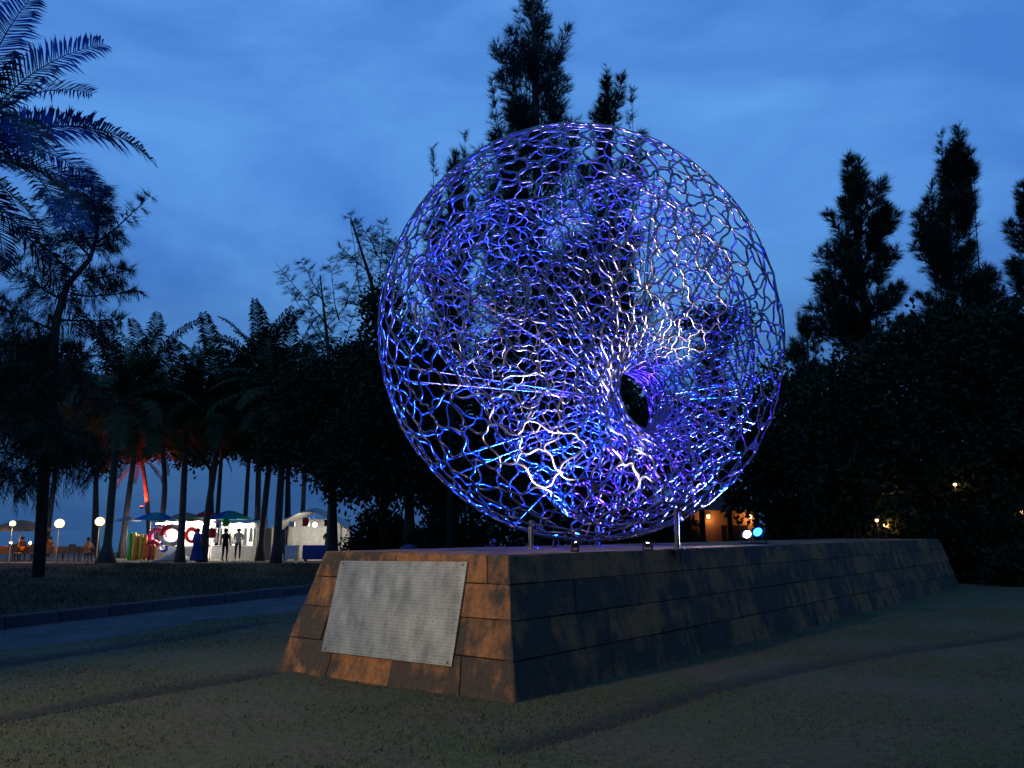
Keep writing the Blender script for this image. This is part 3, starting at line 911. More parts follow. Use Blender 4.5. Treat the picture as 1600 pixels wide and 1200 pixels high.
# right hand group
Yd = 30
pl = auto_plumes(1350, 240, 560, 80, Yd, 30, 12, .9, ((-25, 0), (-2, 40), (30, 95)))
pl += [(at(1340, 470, Yd), at(1278, 395, Yd), .7, 1200), (at(1350, 520, Yd), at(1275, 440, Yd), .6, 900, dict(up=.3)), (at(1340, 530, Yd), at(1290, 480, Yd), .7, 900, dict(up=.3))]
casuarina('casuarina with a leaning single spire over the dark trees', at(1360, 868, Yd).xy.to_3d(), [at(1365, 870, Yd), at(1362, 560, Yd), at(1340, 380, Yd), at(1324, 262, Yd)], pl, 9, .24)
Yd = 31
pl = auto_plumes(1490, 205, 560, 76, Yd, 34, 13, .95, ((-20, 0), (-5, 25), (32, 45), (-35, 75)))
casuarina('broad casuarina with a double spire over the dark trees', at(1490, 866, Yd).xy.to_3d(), [at(1490, 868, Yd), at(1488, 500, Yd), at(1478, 230, Yd)], pl, 10, .26)
Yd = 31
pl = auto_plumes(1610, 290, 580, 60, Yd, 22, 14, .8, ((-18, 0), (10, -30)))
casuarina('casuarina cut off by the edge of the view over the dark trees', at(1612, 866, Yd).xy.to_3d(), [at(1612, 868, Yd), at(1612, 400, Yd), at(1600, 300, Yd)], pl, 11, .24)
Yd = 40
for i, (x0, yt, lab) in enumerate(((1262, 484, 'small far casuarina with two short spires beside the globe'), (1120, 470, 'far casuarina seen through the mesh of the globe'))):
    pl = auto_plumes(x0, yt, 680, 46, Yd, 16, 20 + i, .7, ((-12, 5), (14, 0)))
    casuarina(lab, at(x0, 858, Yd).xy.to_3d(), [at(x0, 860, Yd), at(x0, 600, Yd), at(x0, yt + 20, Yd)], pl, 30 + i, .18)

def broadleaf(label, base, trunk_top, blobs, leaves, seed, size=.26, group='dense leafy trees'):
    rs = np.random.RandomState(seed); base = Vector(base)
    e = empty('leafy_tree', tuple(base)); tag(e, label, 'tree', group)
    tt = Vector(trunk_top)
    tb = MB().tube([Vector((0, 0, -.1)), (tt - base) * .5, tt - base], [.3, .22, .16], 8, False)
    PP = []; DD = []
    vol = sum(b2[1][0] * b2[1][2] for b2 in blobs)
    for c, r in blobs:
        c3 = np3(Vector(c)); r3 = np.array(r)
        tb.tube([tt - base, (tt - base).lerp(Vector(c) - base, .6), Vector(c) - base], [.12, .07, .03], 5, False)
        n = int(leaves * r[0] * r[2] / vol); ncl = max(8, n // 46)
        u = rs.normal(size=(ncl, 3)); u /= np.linalg.norm(u, axis=1)[:, None]
        cl = c3 + u * r3 * (rs.rand(ncl) ** .28)[:, None] * rs.uniform(.82, 1.08, ncl)[:, None]
        idx = rs.randint(0, ncl, n)
        PP.append(cl[idx] + rs.normal(size=(n, 3)) * 0.30)
        DD.append(u[idx] * .6 + rs.normal(size=(n, 3)) * .7 + np.array((0, 0, -.15)))
    P = np.concatenate(PP); D = np.concatenate(DD)
    V = quad_leaves(P, D, rs.uniform(size * .6, size * 1.3, len(P)), size * .5, rs) - np3(base)
    tb.build('trunk', bark_m, e, True)
    obj('crown', mesh_np('crown', V, np.arange(len(V)).reshape(-1, 4)), leaf_m, e)
    return e
def blob(x, y, Yd, rx, ry): s = Yd / 1250; return (at(x, y, Yd), (rx * s, min(rx, ry) * s * .8, ry * s))
Yd = 27
broadleaf('big dark leafy tree filling the space right of the globe', at(1390, 880, Yd).xy.to_3d(), at(1390, 720, Yd), [blob(1375, 640, Yd, 95, 110), blob(1330, 740, Yd, 90, 100), blob(1430, 580, Yd, 85, 80), blob(1420, 740, Yd, 100, 110), blob(1290, 660, Yd, 60, 90)], 30000, 41)
broadleaf('big dark leafy tree with a high rounded crown under the casuarinas', at(1560, 880, Yd).xy.to_3d(), at(1560, 720, Yd), [blob(1500, 570, Yd, 90, 85), blob(1570, 560, Yd, 95, 95), blob(1530, 700, Yd, 120, 130), blob(1620, 680, Yd, 100, 140), blob(1500, 790, Yd, 110, 70), blob(1590, 800, Yd, 90, 70)], 34000, 42)
Yd = 30
broadleaf('dark leafy tree standing right behind the far half of the globe', at(1215, 870, Yd).xy.to_3d(), at(1215, 740, Yd), [blob(1225, 660, Yd, 60, 95), blob(1180, 720, Yd, 70, 80), blob(1250, 760, Yd, 80, 60), blob(1110, 500, Yd, 60, 16), blob(1080, 690, Yd, 90, 70)], 16000, 43)
broadleaf('dark leafy tree hidden behind the near half of the globe', at(900, 870, Yd).xy.to_3d(), at(900, 740, Yd), [blob(930, 650, Yd, 110, 130), blob(830, 600, Yd, 90, 120), blob(1000, 730, Yd, 90, 80), blob(850, 740, Yd, 120, 90), blob(940, 500, Yd, 70, 60)], 26000, 44)
Yd = 33
broadleaf('dense dark conical tree beside the left rim of the globe', at(640, 864, Yd).xy.to_3d(), at(640, 760, Yd), [blob(595, 480, Yd, 28, 45), blob(600, 550, Yd, 50, 60), blob(610, 640, Yd, 85, 85), blob(700, 640, Yd, 110, 120), blob(560, 720, Yd, 85, 55), blob(660, 730, Yd, 130, 65), blob(745, 740, Yd, 100, 70)], 42000, 45)
Yd = 36
broadleaf('low dark tree filling the gap between the palms and the conical tree', at(520, 862, Yd).xy.to_3d(), at(520, 770, Yd), [blob(500, 620, Yd, 80, 70), blob(470, 680, Yd, 70, 60), blob(560, 610, Yd, 60, 80), blob(530, 690, Yd, 80, 60)], 20000, 46)

Yd = 58
broadleaf('dark tree mass behind the palm with the flared trunk', at(150, 850, Yd).xy.to_3d(), at(150, 740, Yd), [blob(90, 640, Yd, 90, 70), blob(170, 650, Yd, 80, 70), blob(120, 690, Yd, 120, 50), blob(215, 660, Yd, 60, 60)], 16000, 47, .4)
broadleaf('dark tree mass behind the palms in the middle of the row', at(330, 850, Yd).xy.to_3d(), at(330, 735, Yd), [blob(270, 655, Yd, 80, 60), blob(350, 645, Yd, 80, 65), blob(300, 680, Yd, 90, 45), blob(400, 660, Yd, 80, 60)], 18000, 48, .4)
broadleaf('dark tree mass behind the palm by the marquee', at(450, 850, Yd).xy.to_3d(), at(450, 735, Yd), [blob(440, 640, Yd, 70, 70), blob(490, 670, Yd, 80, 65), blob(430, 690, Yd, 60, 40)], 13000, 49, .4)
# undergrowth that closes the view under the trees
def shrub(label, x, y_top, Yd, hw, leaves, seed):
    rs = np.random.RandomState(seed); s = Yd / 1250; top = at(x, y_top, Yd)
    e = empty('dark_shrub', (top.x, Yd, 0)); tag(e, label, 'shrub', 'undergrowth below the trees')
    n = leaves; r3 = np.array((hw * s, hw * s * .6, top.z))
    u = rs.normal(size=(n // 30, 3)); u[:, 2] = np.abs(u[:, 2]); u /= np.linalg.norm(u, axis=1)[:, None]
    cl = u * r3 * (rs.uniform(.2, 1.05, len(u)) ** .5)[:, None]
    idx = rs.randint(0, len(cl), n); P = cl[idx] + rs.normal(size=(n, 3)) * .17; P[:, 2] = np.abs(P[:, 2])
    D = u[idx] + rs.normal(size=(n, 3)) * .6
    V = quad_leaves(P, D, rs.uniform(.12, .28, n), .11, rs)
    st = MB()
    for k in range(7):
        a = k * .9; st.tube([(0, 0, -.05), (hw * s * .25 * math.cos(a), hw * s * .2 * math.sin(a), top.z * .4), (hw * s * .5 * math.cos(a), hw * s * .35 * math.sin(a), top.z * .75)], [.04, .025, .01], 5, False)
    st.build('stem', bark_m, e)
    obj('foliage', mesh_np('foliage', V, np.arange(len(V)).reshape(-1, 4)), leaf_m, e)
for i, (lab, x, yt, Yp, hw) in enumerate((
        ('dark shrub behind the plaque end of the plinth', 700, 795, 33, 70), ('dark shrub under the conical tree by the blue bin', 600, 800, 37, 60), ('low dark shrub behind the near belly of the globe', 820, 780, 32, 85),
        ('dark shrub behind the middle of the globe', 960, 775, 32, 90), ('dark shrub left of the lit kiosk', 1040, 790, 31, 50),
        ('dark shrub right of the lit kiosk behind the floodlights', 1240, 775, 30, 60), ('dark shrub under the big tree beyond the long plinth side', 1320, 770, 29, 80), ('dark shrub lit by the amber lamp beyond the plinth end', 1400, 790, 26, 60),
        ('dark shrub past the far corner of the plinth', 1480, 785, 26, 80), ('tall dark shrub past the far corner under the rounded crown', 1570, 770, 25.5, 90), ('low rounded bush on the grass at the foot of the dark trees', 1580, 862, 24, 26))):
    shrub(lab, x, yt, Yp, hw, 7000 if hw > 40 else 2500, 300 + i)

# ---------------------------------------------------------------- coconut palms
def frond_mesh(L, el, droop, seed, nleaf=44, ll=0.85, lw=.085, hang=.8):
    rs = np.random.RandomState(seed)
    n = 14; p = [np.zeros(3)]; a = el
    for i in range(n):
        p.append(p[-1] + np.array((math.cos(a), 0, math.sin(a))) * L / n); a -= droop / n * (0.5 + 1.2 * i / n)
    p = np.array(p)
    V, F = tube_arrays(p, 0.028, 4)
    V = V.reshape(n + 1, 4, 3); V = p[:, None] + (V - p[:, None]) * np.linspace(1.2, .15, n + 1)[:, None, None]
    V = V.reshape(-1, 3); VV = [V]; FF = [F]; k = len(V)
    for j in range(nleaf):
        t = 0.14 + .85 * (j + rs.rand() * .5) / nleaf; x = t * n; i = min(int(x), n - 1); o = p[i] + (p[i + 1] - p[i]) * (x - i)
        d = p[i + 1] - p[i]; d /= np.linalg.norm(d); nn = np.array((-d[2], 0, d[0]))
        ln = ll * math.sin(math.pi * min(.98, t * .72 + .24)) ** .6 * rs.uniform(.85, 1.1)
        for sd in (-1, 1):
            v = d * .55 + np.array((0, sd, 0)) * .85 + nn * rs.uniform(.05, .3) + rs.normal(size=3) * .05
            v /= np.linalg.norm(v)
            m = o + v * ln * .5; tip = m + (v * .85 + np.array((0, 0, -hang * rs.uniform(.7, 1.3)))) / 1.2 * ln * .5
            w_ = d * lw * .5
            VV.append(np.array([o - w_ * .5, o + w_ * .5, m - w_, m + w_, tip]))
            FF.append(np.array([[k, k + 1, k + 3, k + 2]])); k += 5
            # tip triangle kept as a second quad that narrows to a point
            FF.append(np.array([[k - 3, k - 2, k - 1, k - 1]]))
    V = np.concatenate(VV); F = np.concatenate(FF)
    tri = F[:, 2] == F[:, 3]
    return mesh_np('frond', V, [F[~tri], F[tri][:, :3]])
FR = []
for i, (el, dr) in enumerate(((1.45, 0.55), (1.25, 0.9), (0.95, 1.3), (0.6, 1.5), (0.25, 1.4), (-0.15, 1.1), (-0.6, .7))):
    for s in (0, 1): FR.append((el, frond_mesh(4.2, el, dr, 50 + i * 2 + s)))
def palm(label, x, Yd, z_crown, lean=(0, 0), r=.17, nf=20, scale=1.0, seed=0, group='palms along the beach', base_flare=1.5, fronds=None, mid=0.0, z0=0.0, at_top=None):
    r2 = random.Random(seed)
    bx = xat(x, Yd, z0) if at_top is None else xat(x, Yd, at_top)
    e = empty('palm_tree', (bx, Yd, z0)); tag(e, label, 'palm tree', group)
    top = Vector((lean[0], lean[1], z_crown - z0))
    pts = []; rad = []
    for i in range(9):
        t = i / 8; pts.append(Vector((top.x * t ** 1.4 + mid * math.sin(t * math.pi), top.y * t, top.z * t)))
        rad.append(r * (1 - .35 * t) * (base_flare if i == 0 else 1))
    tr = MB()
    tr.tube(pts, rad, 9)
    for k in range(1, 22):                                  # leaf-scar rings
        t = k / 22; i = min(int(t * 8), 7); q = pts[i].lerp(pts[i + 1], t * 8 - i); rr = r * (1 - .35 * t) * 1.05
        tr.lathe(q, [(rr, -.02), (rr * 1.03, 0), (rr * .99, .02)], 9)
    tr.build('trunk', palm_bark, e, True)
    for k in range(nf):
        t = (k + .5) / nf; el = 1.48 - 2.0 * t + r2.uniform(-.15, .15)
        c = min(fronds or FR, key=lambda f: abs(f[0] - el) + r2.uniform(0, .12))
        o = obj('frond', c[1], frond_m, e)
        o.location = top + Vector((0, 0, r2.uniform(-.15, .1))); s = scale * r2.uniform(.85, 1.12) * (1 if el > -.3 else .8)
        o.scale = (s, s, s); o.rotation_euler = (r2.uniform(-.2, .2), 0, k * 2.399 + r2.uniform(-.25, .25))
    nuts = MB()
    return e
palms = [  # label, column, distance, crown height, lean, radius, fronds, scale
    ('palm with the thickest flared trunk base, nearest the round lanterns', 165, 38, 7.4, (0, 0), .21, 30, 1.12, dict(base_flare=2.4)),
    ('palm with a slim curving trunk behind the beach toy stall', 240, 48, 8.0, (-.4, 0), .18, 30, 1.12, dict(mid=.5)),
    ('palm with a straight trunk in front of the inflatable rings', 281, 41, 7.4, (-.2, 0), .19, 30, 1.12, {}),
    ('palm leaning slightly over the person in blue', 316, 41.5, 7.8, (.6, 0), .19, 30, 1.12, {}),
    ('slender far palm seen between the red and green parasols', 336, 56, 9.5, (0, 0), .17, 30, 1.12, {}),
    ('slender far palm rising behind the blue and green parasol', 380, 55, 9.8, (0, 0), .17, 30, 1.12, {}),
    ('palm beside the hanging white clothes', 406, 43, 7.6, (.4, 0), .19, 30, 1.12, {}),
    ('palm with a dark straight trunk in front of the marquee', 431, 39.5, 8.0, (.1, 0), .21, 30, 1.12, {}),
    ('palm with a high ragged crown behind the row', 190, 47, 10.4, (.5, 0), .18, 30, 1.12, {}),
    ('palm with the crown that stands highest in the row', 400, 46, 10.6, (-.4, 0), .18, 30, 1.12, {}),
    ('far palm at the end of the row behind the marquee', 470, 52, 9.0, (0, 0), .17, 30, 1.12, {}),
    ('palm standing behind the thatched parasol', 70, 50, 9.0, (.3, 0), .18, 30, 1.12, {}),
]
for i, (lab, x, Yp, zc, ln, rr, nf, sc_, kw) in enumerate(palms):
    palm(lab, x, Yp, zc, ln, rr, nf, sc_, 100 + i, **kw)
redp = palm('leaning palm with its curved trunk lit red by a small lamp', 232, 52, 6.2, (-.95, 0), .17, 18, .8, 150, mid=.05)
# near palm whose crown hangs in at the top left
FRN = [(el, frond_mesh(4.2, el, dr, 80 + i, 74, 1.0, .05, .38)) for i, (el, dr) in enumerate(((1.2, 1.0), (0.95, 1.35), (0.7, 1.6), (0.4, 1.7), (0.0, 1.3), (-0.5, .8)))]
np_ = palm('near palm whose crown reaches in above the crooked casuarina', -70, 12.5, 7.70, (0, 0), .16, 30, .78, 174, group='near palms', at_top=7.75, fronds=FRN)

# trees added out of view behind and beside the viewer to block sky light
pt = None
for i, (lab, x, y, s) in enumerate((('unseen tree added to block sky light behind the viewer facing the globe', 2, -11, 1.0), ('unseen tree added to block sky light behind the viewer nearest the street lamp', -9, -13, 1.05), ('unseen tree added to block sky light facing the long side of the plinth', 13, -4, 1.05),
                                ('unseen tree added to block sky light beside the long side of the plinth', 20, 5, 1.1), ('unseen tree added to block sky light opposite the far corner of the plinth', 26, 14, 1.0), ('unseen tree added to block sky light behind the street lamp', -20, -6, 1.0))):
    if pt is None:
        pt = broadleaf(lab, (0, 0, 0), (0, 0, 3.5), [((0, 0, 8), (4.5, 4.5, 4.5)), ((3, 1, 6), (3.5, 3.5, 3)), ((-3, -1, 6), (3.5, 3.5, 3)), ((0, 3, 5), (3.2, 3, 2.6)), ((0, -3, 5), (3.2, 3, 2.6))], 16000, 90, .62, 'unseen trees added to block sky light'); o = pt
    else:
        o = link(pt.copy()); o['label'] = lab
        for ch in pt.children: link(ch.copy(), o)
    o.location = (x, y, 0); o.rotation_euler = (0, 0, i * 1.3); o.scale = (s, s, s)
# ---------------------------------------------------------------- people
def person(label, loc, rz, shirt, legs, skin=(0.28, 0.17, 0.11), sit=False, hair=(0.015, 0.012, 0.010), h=1.68, arms='down', group='people at the beach stalls'):
    s = h / 1.7
    J = {'pel': (0, 0, .92), 'wa': (0, 0, 1.10), 'ch': (0, 0, 1.30), 'nk': (0, 0, 1.46), 'hd': (0, -.02, 1.56), 'tp': (0, -.01, 1.68)}
    Rr = {'pel': .14, 'wa': .125, 'ch': .15, 'nk': .055, 'hd': .095, 'tp': .07}
    E_ = [('pel', 'wa'), ('wa', 'ch'), ('ch', 'nk'), ('nk', 'hd'), ('hd', 'tp')]
    for sd, sx in (('l', -1), ('r', 1)):
        J['sh' + sd] = (.19 * sx, 0, 1.38); Rr['sh' + sd] = .062
        if arms == 'front': el, ha = (.24 * sx, -.12, 1.15), (.14 * sx, -.36, 1.12)
        elif arms == 'up' and sx > 0: el, ha = (.33, -.1, 1.48), (.34, -.16, 1.74)
        else: el, ha = (.25 * sx, .02, 1.10), (.26 * sx, -.05, .86)
        J['el' + sd] = el; J['ha' + sd] = ha; J['fi' + sd] = tuple(a + (a - b) * .3 for a, b in zip(ha, el))
        Rr['el' + sd] = .045; Rr['ha' + sd] = .036; Rr['fi' + sd] = .022
        if sit: kn_, an, to = (.12 * sx, -.43, .93), (.12 * sx, -.45, .52), (.12 * sx, -.58, .48)
        else: kn_, an, to = (.11 * sx, -.03, .50), (.11 * sx, .02, .09), (.12 * sx, -.13, .04)
        J['hi' + sd] = (.10 * sx, 0, .88); Rr['hi' + sd] = .095
        J['kn' + sd] = kn_; J['an' + sd] = an; J['to' + sd] = to
        Rr['kn' + sd] = .065; Rr['an' + sd] = .042; Rr['to' + sd] = .035
        E_ += [('ch', 'sh' + sd), ('sh' + sd, 'el' + sd), ('el' + sd, 'ha' + sd), ('ha' + sd, 'fi' + sd), ('pel', 'hi' + sd), ('hi' + sd, 'kn' + sd), ('kn' + sd, 'an' + sd), ('an' + sd, 'to' + sd)]
    keys = list(J); dz = -.46 if sit else 0
    me = bpy.data.meshes.new('body'); me.from_pydata([(x * s, y * s, (z + dz) * s) for x, y, z in J.values()], [(keys.index(a), keys.index(b2)) for a, b2 in E_], [])
    o = bpy.data.objects.new('body', me); col.objects.link(o)
    md = o.modifiers.new('Skin', 'SKIN'); sl = me.skin_vertices[0].data
    for i, k in enumerate(keys): sl[i].radius = (Rr[k] * s, Rr[k] * s); sl[i].use_root = (k == 'pel')
    sb = o.modifiers.new('Sub', 'SUBSURF'); sb.levels = 1; sb.render_levels = 1
    dg = bpy.context.evaluated_depsgraph_get(); dg.update()
    nm = bpy.data.meshes.new_from_object(o.evaluated_get(dg)); bpy.data.objects.remove(o)
    e = empty('person', loc, rz); tag(e, label, 'person', group)
    for nmn, c in (('cloth_top', shirt), ('cloth_legs', legs), ('skin', skin)): nm.materials.append(plain('person_' + nmn, c, .8, 0, .15, 8))
    for p in nm.polygons:
        c = p.center; z = c.z / s - dz; p.use_smooth = True
        if z > 1.44 or (abs(c.x / s) > .2 and z < 1.22 and z > .6) or z < .12: p.material_index = 2
        elif z > .93 and not (sit and c.y / s < -.2): p.material_index = 0
        else: p.material_index = 1
        if arms == 'front' and c.y / s < -.14 and 1.02 < z < 1.25: p.material_index = 2
        if arms == 'up' and z > 1.5 and c.x / s > .2: p.material_index = 2
    b_ = bpy.data.objects.new('body', nm); link(b_, e)
    hm = plain('hair', hair, .6, 0, .2)
    MB().ball((0, .015 * s, (1.615 + dz) * s), .112 * s, 12, 8, .95).build('hair', hm, e, True)
    # face side stays free: nose and brow
    MB().add([(-.018, -.115, 1.55), (.018, -.115, 1.55), (0, -.14, 1.545), (0, -.115, 1.60)], [(0, 1, 2), (1, 3, 2), (3, 0, 2)]).build('nose', nm.materials[2], e).location = (0, 0, dz)
    return e

# ---------------------------------------------------------------- lamps of the beach
warm_glow = plain('lit_globe', (1, .9, .7), .4, 0, 0, 1, emit=(1, .60, .26), es=2.6)
white_glow = plain('lit_tube', (1, 1, 1), .4, 0, 0, 1, emit=(1, .97, .92), es=30)
pole_m = plain('pole_metal', (.12, .12, .12), .5, .6, .2)
def lantern(label, x, y, Yd, r, watts, color=(1, .68, .35)):
    p = at(x, y, Yd); e = empty('lantern', (p.x, p.y, 0.0)); tag(e, label, 'lantern', 'round beach lanterns')
    MB().lathe((0, 0, 0), [(.12, 0), (.12, .03), (.03, .05), (.025, p.z - r)], 10).build('post', pole_m, e, True)
    MB().ball((0, 0, p.z), r, 16, 10).build('globe', warm_glow, e, True)
    MB().lathe((0, 0, p.z - r), [(.06, -.03), (.08, 0), (.08, .04)], 10).build('collar', pole_m, e)
    lamp('lantern_lamp', 'POINT', (p.x, p.y - r - .05, p.z), watts, color, radius=.05, parent=e)
lantern('round lantern glowing next to the flared palm trunk', 156, 815, 38.6, .21, 45)
lantern('round lantern glowing midway between thatched parasol and palm', 93, 818, 40, .22, 40)
lantern('small bright lantern in front of the thatched parasol', 20, 818, 41, .14, 40)

def parasol(label, x, y_rim, Yd, rad, rise, colors, name='parasol', group='beach parasols', tilt=0, thatch=False):
    p = at(x, y_rim, Yd); e = empty(name, (p.x, Yd, 0)); tag(e, label, 'parasol', group)
    e.rotation_euler = (0, tilt, 0)
    n = 8
    MB().tube([(0, 0, 0), (0, 0, p.z + rise * .98)], .028, 8).build('pole', pole_m, e, True)
    for k in range(n):
        a0, a1 = 2 * math.pi * k / n, 2 * math.pi * (k + 1) / n; V = []; Fc = []
        for i in range(5):
            t = i / 4; rr = rad * t
            zz = p.z + rise * (1 - t ** 1.5)
            for j in range(5):
                a = a0 + (a1 - a0) * j / 4; sag = .05 * math.sin(math.pi * j / 4) * t
                V.append((rr * math.cos(a) * (1 - sag * .6), rr * math.sin(a) * (1 - sag * .6), zz - sag * rad * .35))
        for i in range(4):
            for j in range(4): q = i * 5 + j; Fc.append((q, q + 5, q + 6, q + 1))
        nV = len(V); V2 = [(v[0] * 1.0, v[1], v[2] - .008) for v in V]
        rim = [20 + j for j in range(5)]
        Fr = [(rim[j], rim[j] + nV, rim[j + 1] + nV, rim[j + 1]) for j in range(4)]
        MB().add(V + V2, Fc + [tuple(i + nV for i in reversed(f)) for f in Fc] + Fr).build('panel', colors[k % len(colors)], e, True)
        MB().tube([(0, 0, p.z + rise - .02), (rad * .97 * math.cos(a0), rad * .97 * math.sin(a0), p.z - .015)], .008, 5).build('rib', pole_m, e)
    return e
def cloth(n_, c, var=.15): return plain(n_, c, .8, 0, var, 5)
c_teal = cloth('canvas_teal', (.03, .35, .38)); c_blue = cloth('canvas_blue', (.02, .13, .50)); c_green = cloth('canvas_green', (.05, .33, .16)); c_red = cloth('canvas_red', (.55, .03, .03))
c_tan = cloth('canvas_tan', (.38, .30, .20)); c_white = cloth('canvas_white', (.72, .72, .70)); c_grey = cloth('canvas_grey', (.20, .21, .22)); thatch = plain('thatch', (.20, .12, .07), .95, 0, .5, 25, .8, 60)
parasol('brown thatched parasol beside the small bright lantern', 32, 829, 43, 1.65, .55, [thatch])
parasol('big parasol with blue and green panels above the clothes stall', 358, 811, 42.5, 1.18, .45, [c_blue, c_teal, c_green, c_teal, c_blue, c_blue, c_teal, c_green])
parasol('red parasol half hidden behind the blue and green one', 324, 807, 45, .80, .32, [c_red])
parasol('teal parasol over the end of the toy stall', 243, 812, 43.5, 1.15, .40, [c_teal, c_blue])
parasol('tan parasol over the middle of the toy stall', 290, 811, 44, 1.05, .36, [c_tan])
parasol('small flat grey parasol beside the red lit palm', 200, 814, 45, .72, .22, [c_grey])

# ---------------------------------------------------------------- toy stall with white tube lamps
YS = 44.5
def stall_frame(label, x0, x1, Yd, depth, h, canvas, slope=.25, name='market_stall', group='market stalls'):
    X0, X1 = xat(x0, Yd, 1.5), xat(x1, Yd, 1.5); cx = (X0 + X1) / 2
    e = empty(name, (cx, Yd, 0)); tag(e, label, 'stall', group)
    w_ = (X1 - X0) / 2
    for sx in (-1, 1):
        for sy in (0, 1):
            MB().tube([(sx * w_, sy * depth, -.3), (sx * w_, sy * depth, h + slope * sy)], .03, 8).build('post', pole_m, e, True)
    V = []; n = 13
    for i in range(n):
        x = -w_ * 1.04 + 2.08 * w_ * i / (n - 1)
        for sy in (0, 1): V.append((x, -.25 + sy * (depth + .4), h + slope * sy + .03 + .03 * math.sin(i * 1.9)))
    Fc = [(2 * i, 2 * i + 2, 2 * i + 3, 2 * i + 1) for i in range(n - 1)]
    k = len(V); V2 = [(a, b2, c - .012) for a, b2, c in V]
    MB().add(V + V2, Fc + [tuple(reversed([j + k for j in f])) for f in Fc]).build('canopy', canvas, e, True)
    # back sheet
    V = []; n = 25
    for i in range(n):
        x = -w_ + 2 * w_ * i / (n - 1); yy = depth + .06 * math.sin(i * 1.3)
        V += [(x, yy, .02), (x, yy, h + slope - .02)]
    Fc = [(2 * i, 2 * i + 2, 2 * i + 3, 2 * i + 1) for i in range(n - 1)]; k = len(V); V2 = [(a, b2 + .012, c) for a, b2, c in V]
    MB().add(V + V2, Fc + [tuple(reversed([j + k for j in f])) for f in Fc]).build('back_sheet', c_white, e, True)
    MB().box((0, .25, .72), (2 * w_ * .94, .6, .05), 0, .01).build('counter', cloth('counter_' + str(int(x0)), (.35, .33, .30)), e)
    MB().box((0, -.03, .36), (2 * w_ * .94, .03, .66)).build('counter_front', c_white, e)
    return e, cx, w_
st1, cx1, w1 = stall_frame('bright beach toy stall with white canopy and tube lamps', 234, 318, YS, 1.8, 2.05, c_white)
st2, cx2, w2 = stall_frame('clothes stall with hanging white garments beside the palm', 330, 404, YS + .5, 1.5, 1.95, c_white)
def tube_lamp(label, cx, Yd, z, L, watts):
    e = empty('tube_lamp', (cx, Yd, z)); tag(e, label, 'lamp', 'white tube lamps of the stalls')
    MB().tube([(-L / 2, 0, 0), (L / 2, 0, 0)], .03, 10).build('tube', white_glow, e, True)
    MB().box((0, 0, .05), (L * 1.04, .06, .03)).build('fitting', pole_m, e)
    l = bpy.data.lights.new('tube_light', 'POINT'); l.energy = watts; l.color = (1, .97, .9); l.shadow_soft_size = .15
    o = bpy.data.objects.new('tube_light', l); o.location = (0, -.08, -.1); link(o, e)
tube_lamp('white tube lamp under the near end of the toy stall canopy', cx1 - .75, YS + .35, 1.93, 1.1, 330)
tube_lamp('white tube lamp under the far end of the toy stall canopy', cx1 + .75, YS + .35, 1.93, 1.1, 330)
tube_lamp('white tube lamp over the hanging garments', cx2, YS + .75, 1.85, 1.1, 330)

def swim_ring(label, x, y, Yd, Rr, r, cols, tilt=0.2):
    p = at(x, y, Yd); e = empty('swim_ring', tuple(p)); tag(e, label, 'swim ring', 'inflatable swim rings'); e.rotation_euler = (tilt, 0, rng.uniform(-.3, .3))
    n = 24
    for c in range(len(cols)):
        V = []; Fc = []; m = n // len(cols); k0_ = c * m
        for i in range(m + 1):
            a = 2 * math.pi * (k0_ + i) / n
            for j in range(8):
                g = 2 * math.pi * j / 8; q = Rr + r * math.cos(g); V.append((q * math.cos(a), r * math.sin(g), q * math.sin(a)))
        for i in range(m):
            for j in range(8): Fc.append((i * 8 + j, i * 8 + (j + 1) % 8, i * 8 + 8 + (j + 1) % 8, i * 8 + 8 + j))
        MB().add(V, Fc).build('segment', cols[c], e, True)
v_pink = plain('vinyl_pink', (.75, .06, .22), .35, 0, .1); v_red = plain('vinyl_red', (.7, .03, .03), .35, 0, .1); v_white = plain('vinyl_white', (.8, .8, .8), .35, 0, .1); v_blue = plain('vinyl_blue', (.05, .15, .7), .35, 0, .1)
v_yel = plain('vinyl_yellow', (.8, .45, .03), .35, 0, .1); v_org = plain('vinyl_orange', (.8, .20, .02), .35, 0, .1); v_grn = plain('vinyl_green', (.05, .5, .06), .35, 0, .1); v_gry = plain('vinyl_grey', (.3, .32, .38), .35, 0, .1)
yr = YS - .3
swim_ring('large grey and red swim ring at the front of the toy stall', 268, 836, yr - .25, .48, .15, [v_gry, v_red, v_white, v_gry])
swim_ring('pink swim ring hanging beside the large grey ring', 247, 839, yr, .42, .14, [v_pink, v_pink, v_white])
swim_ring('small red and white swim ring above the orange float', 240, 853, yr - .1, .26, .11, [v_red, v_white])
swim_ring('blue and white swim ring under the large grey ring', 255, 855, yr - .1, .22, .08, [v_blue, v_white, v_blue])
swim_ring('red swim ring hanging in the middle of the toy stall', 300, 836, yr + .2, .34, .12, [v_red, v_red])
def air_float(label, x, Yd, h, mat_list):
    bx = xat(x, Yd, 1); e = empty('inflatable_float', (bx, Yd, 0)); tag(e, label, 'float', 'inflatable floats')
    for i, m in enumerate(mat_list):
        cx = (i - (len(mat_list) - 1) / 2) * .22
        MB().lathe((cx, 0, 0), [(.04, 0), (.105, .06), (.115, .3), (.105, .34), (.115, h * .5), (.105, h * .54), (.115, h * .85), (.08, h), (.02, h + .03)], 10).build('tube', m, e, True)
air_float('upright green and yellow air mattress at the stall end', 207, YS - .6, 1.45, [v_grn, v_yel])
air_float('upright orange and yellow air mattress beside the green one', 221, YS - .5, 1.35, [v_org, v_yel, v_org])
air_float('short red and orange float standing under the pink ring', 238, YS - .7, .8, [v_red, v_org])
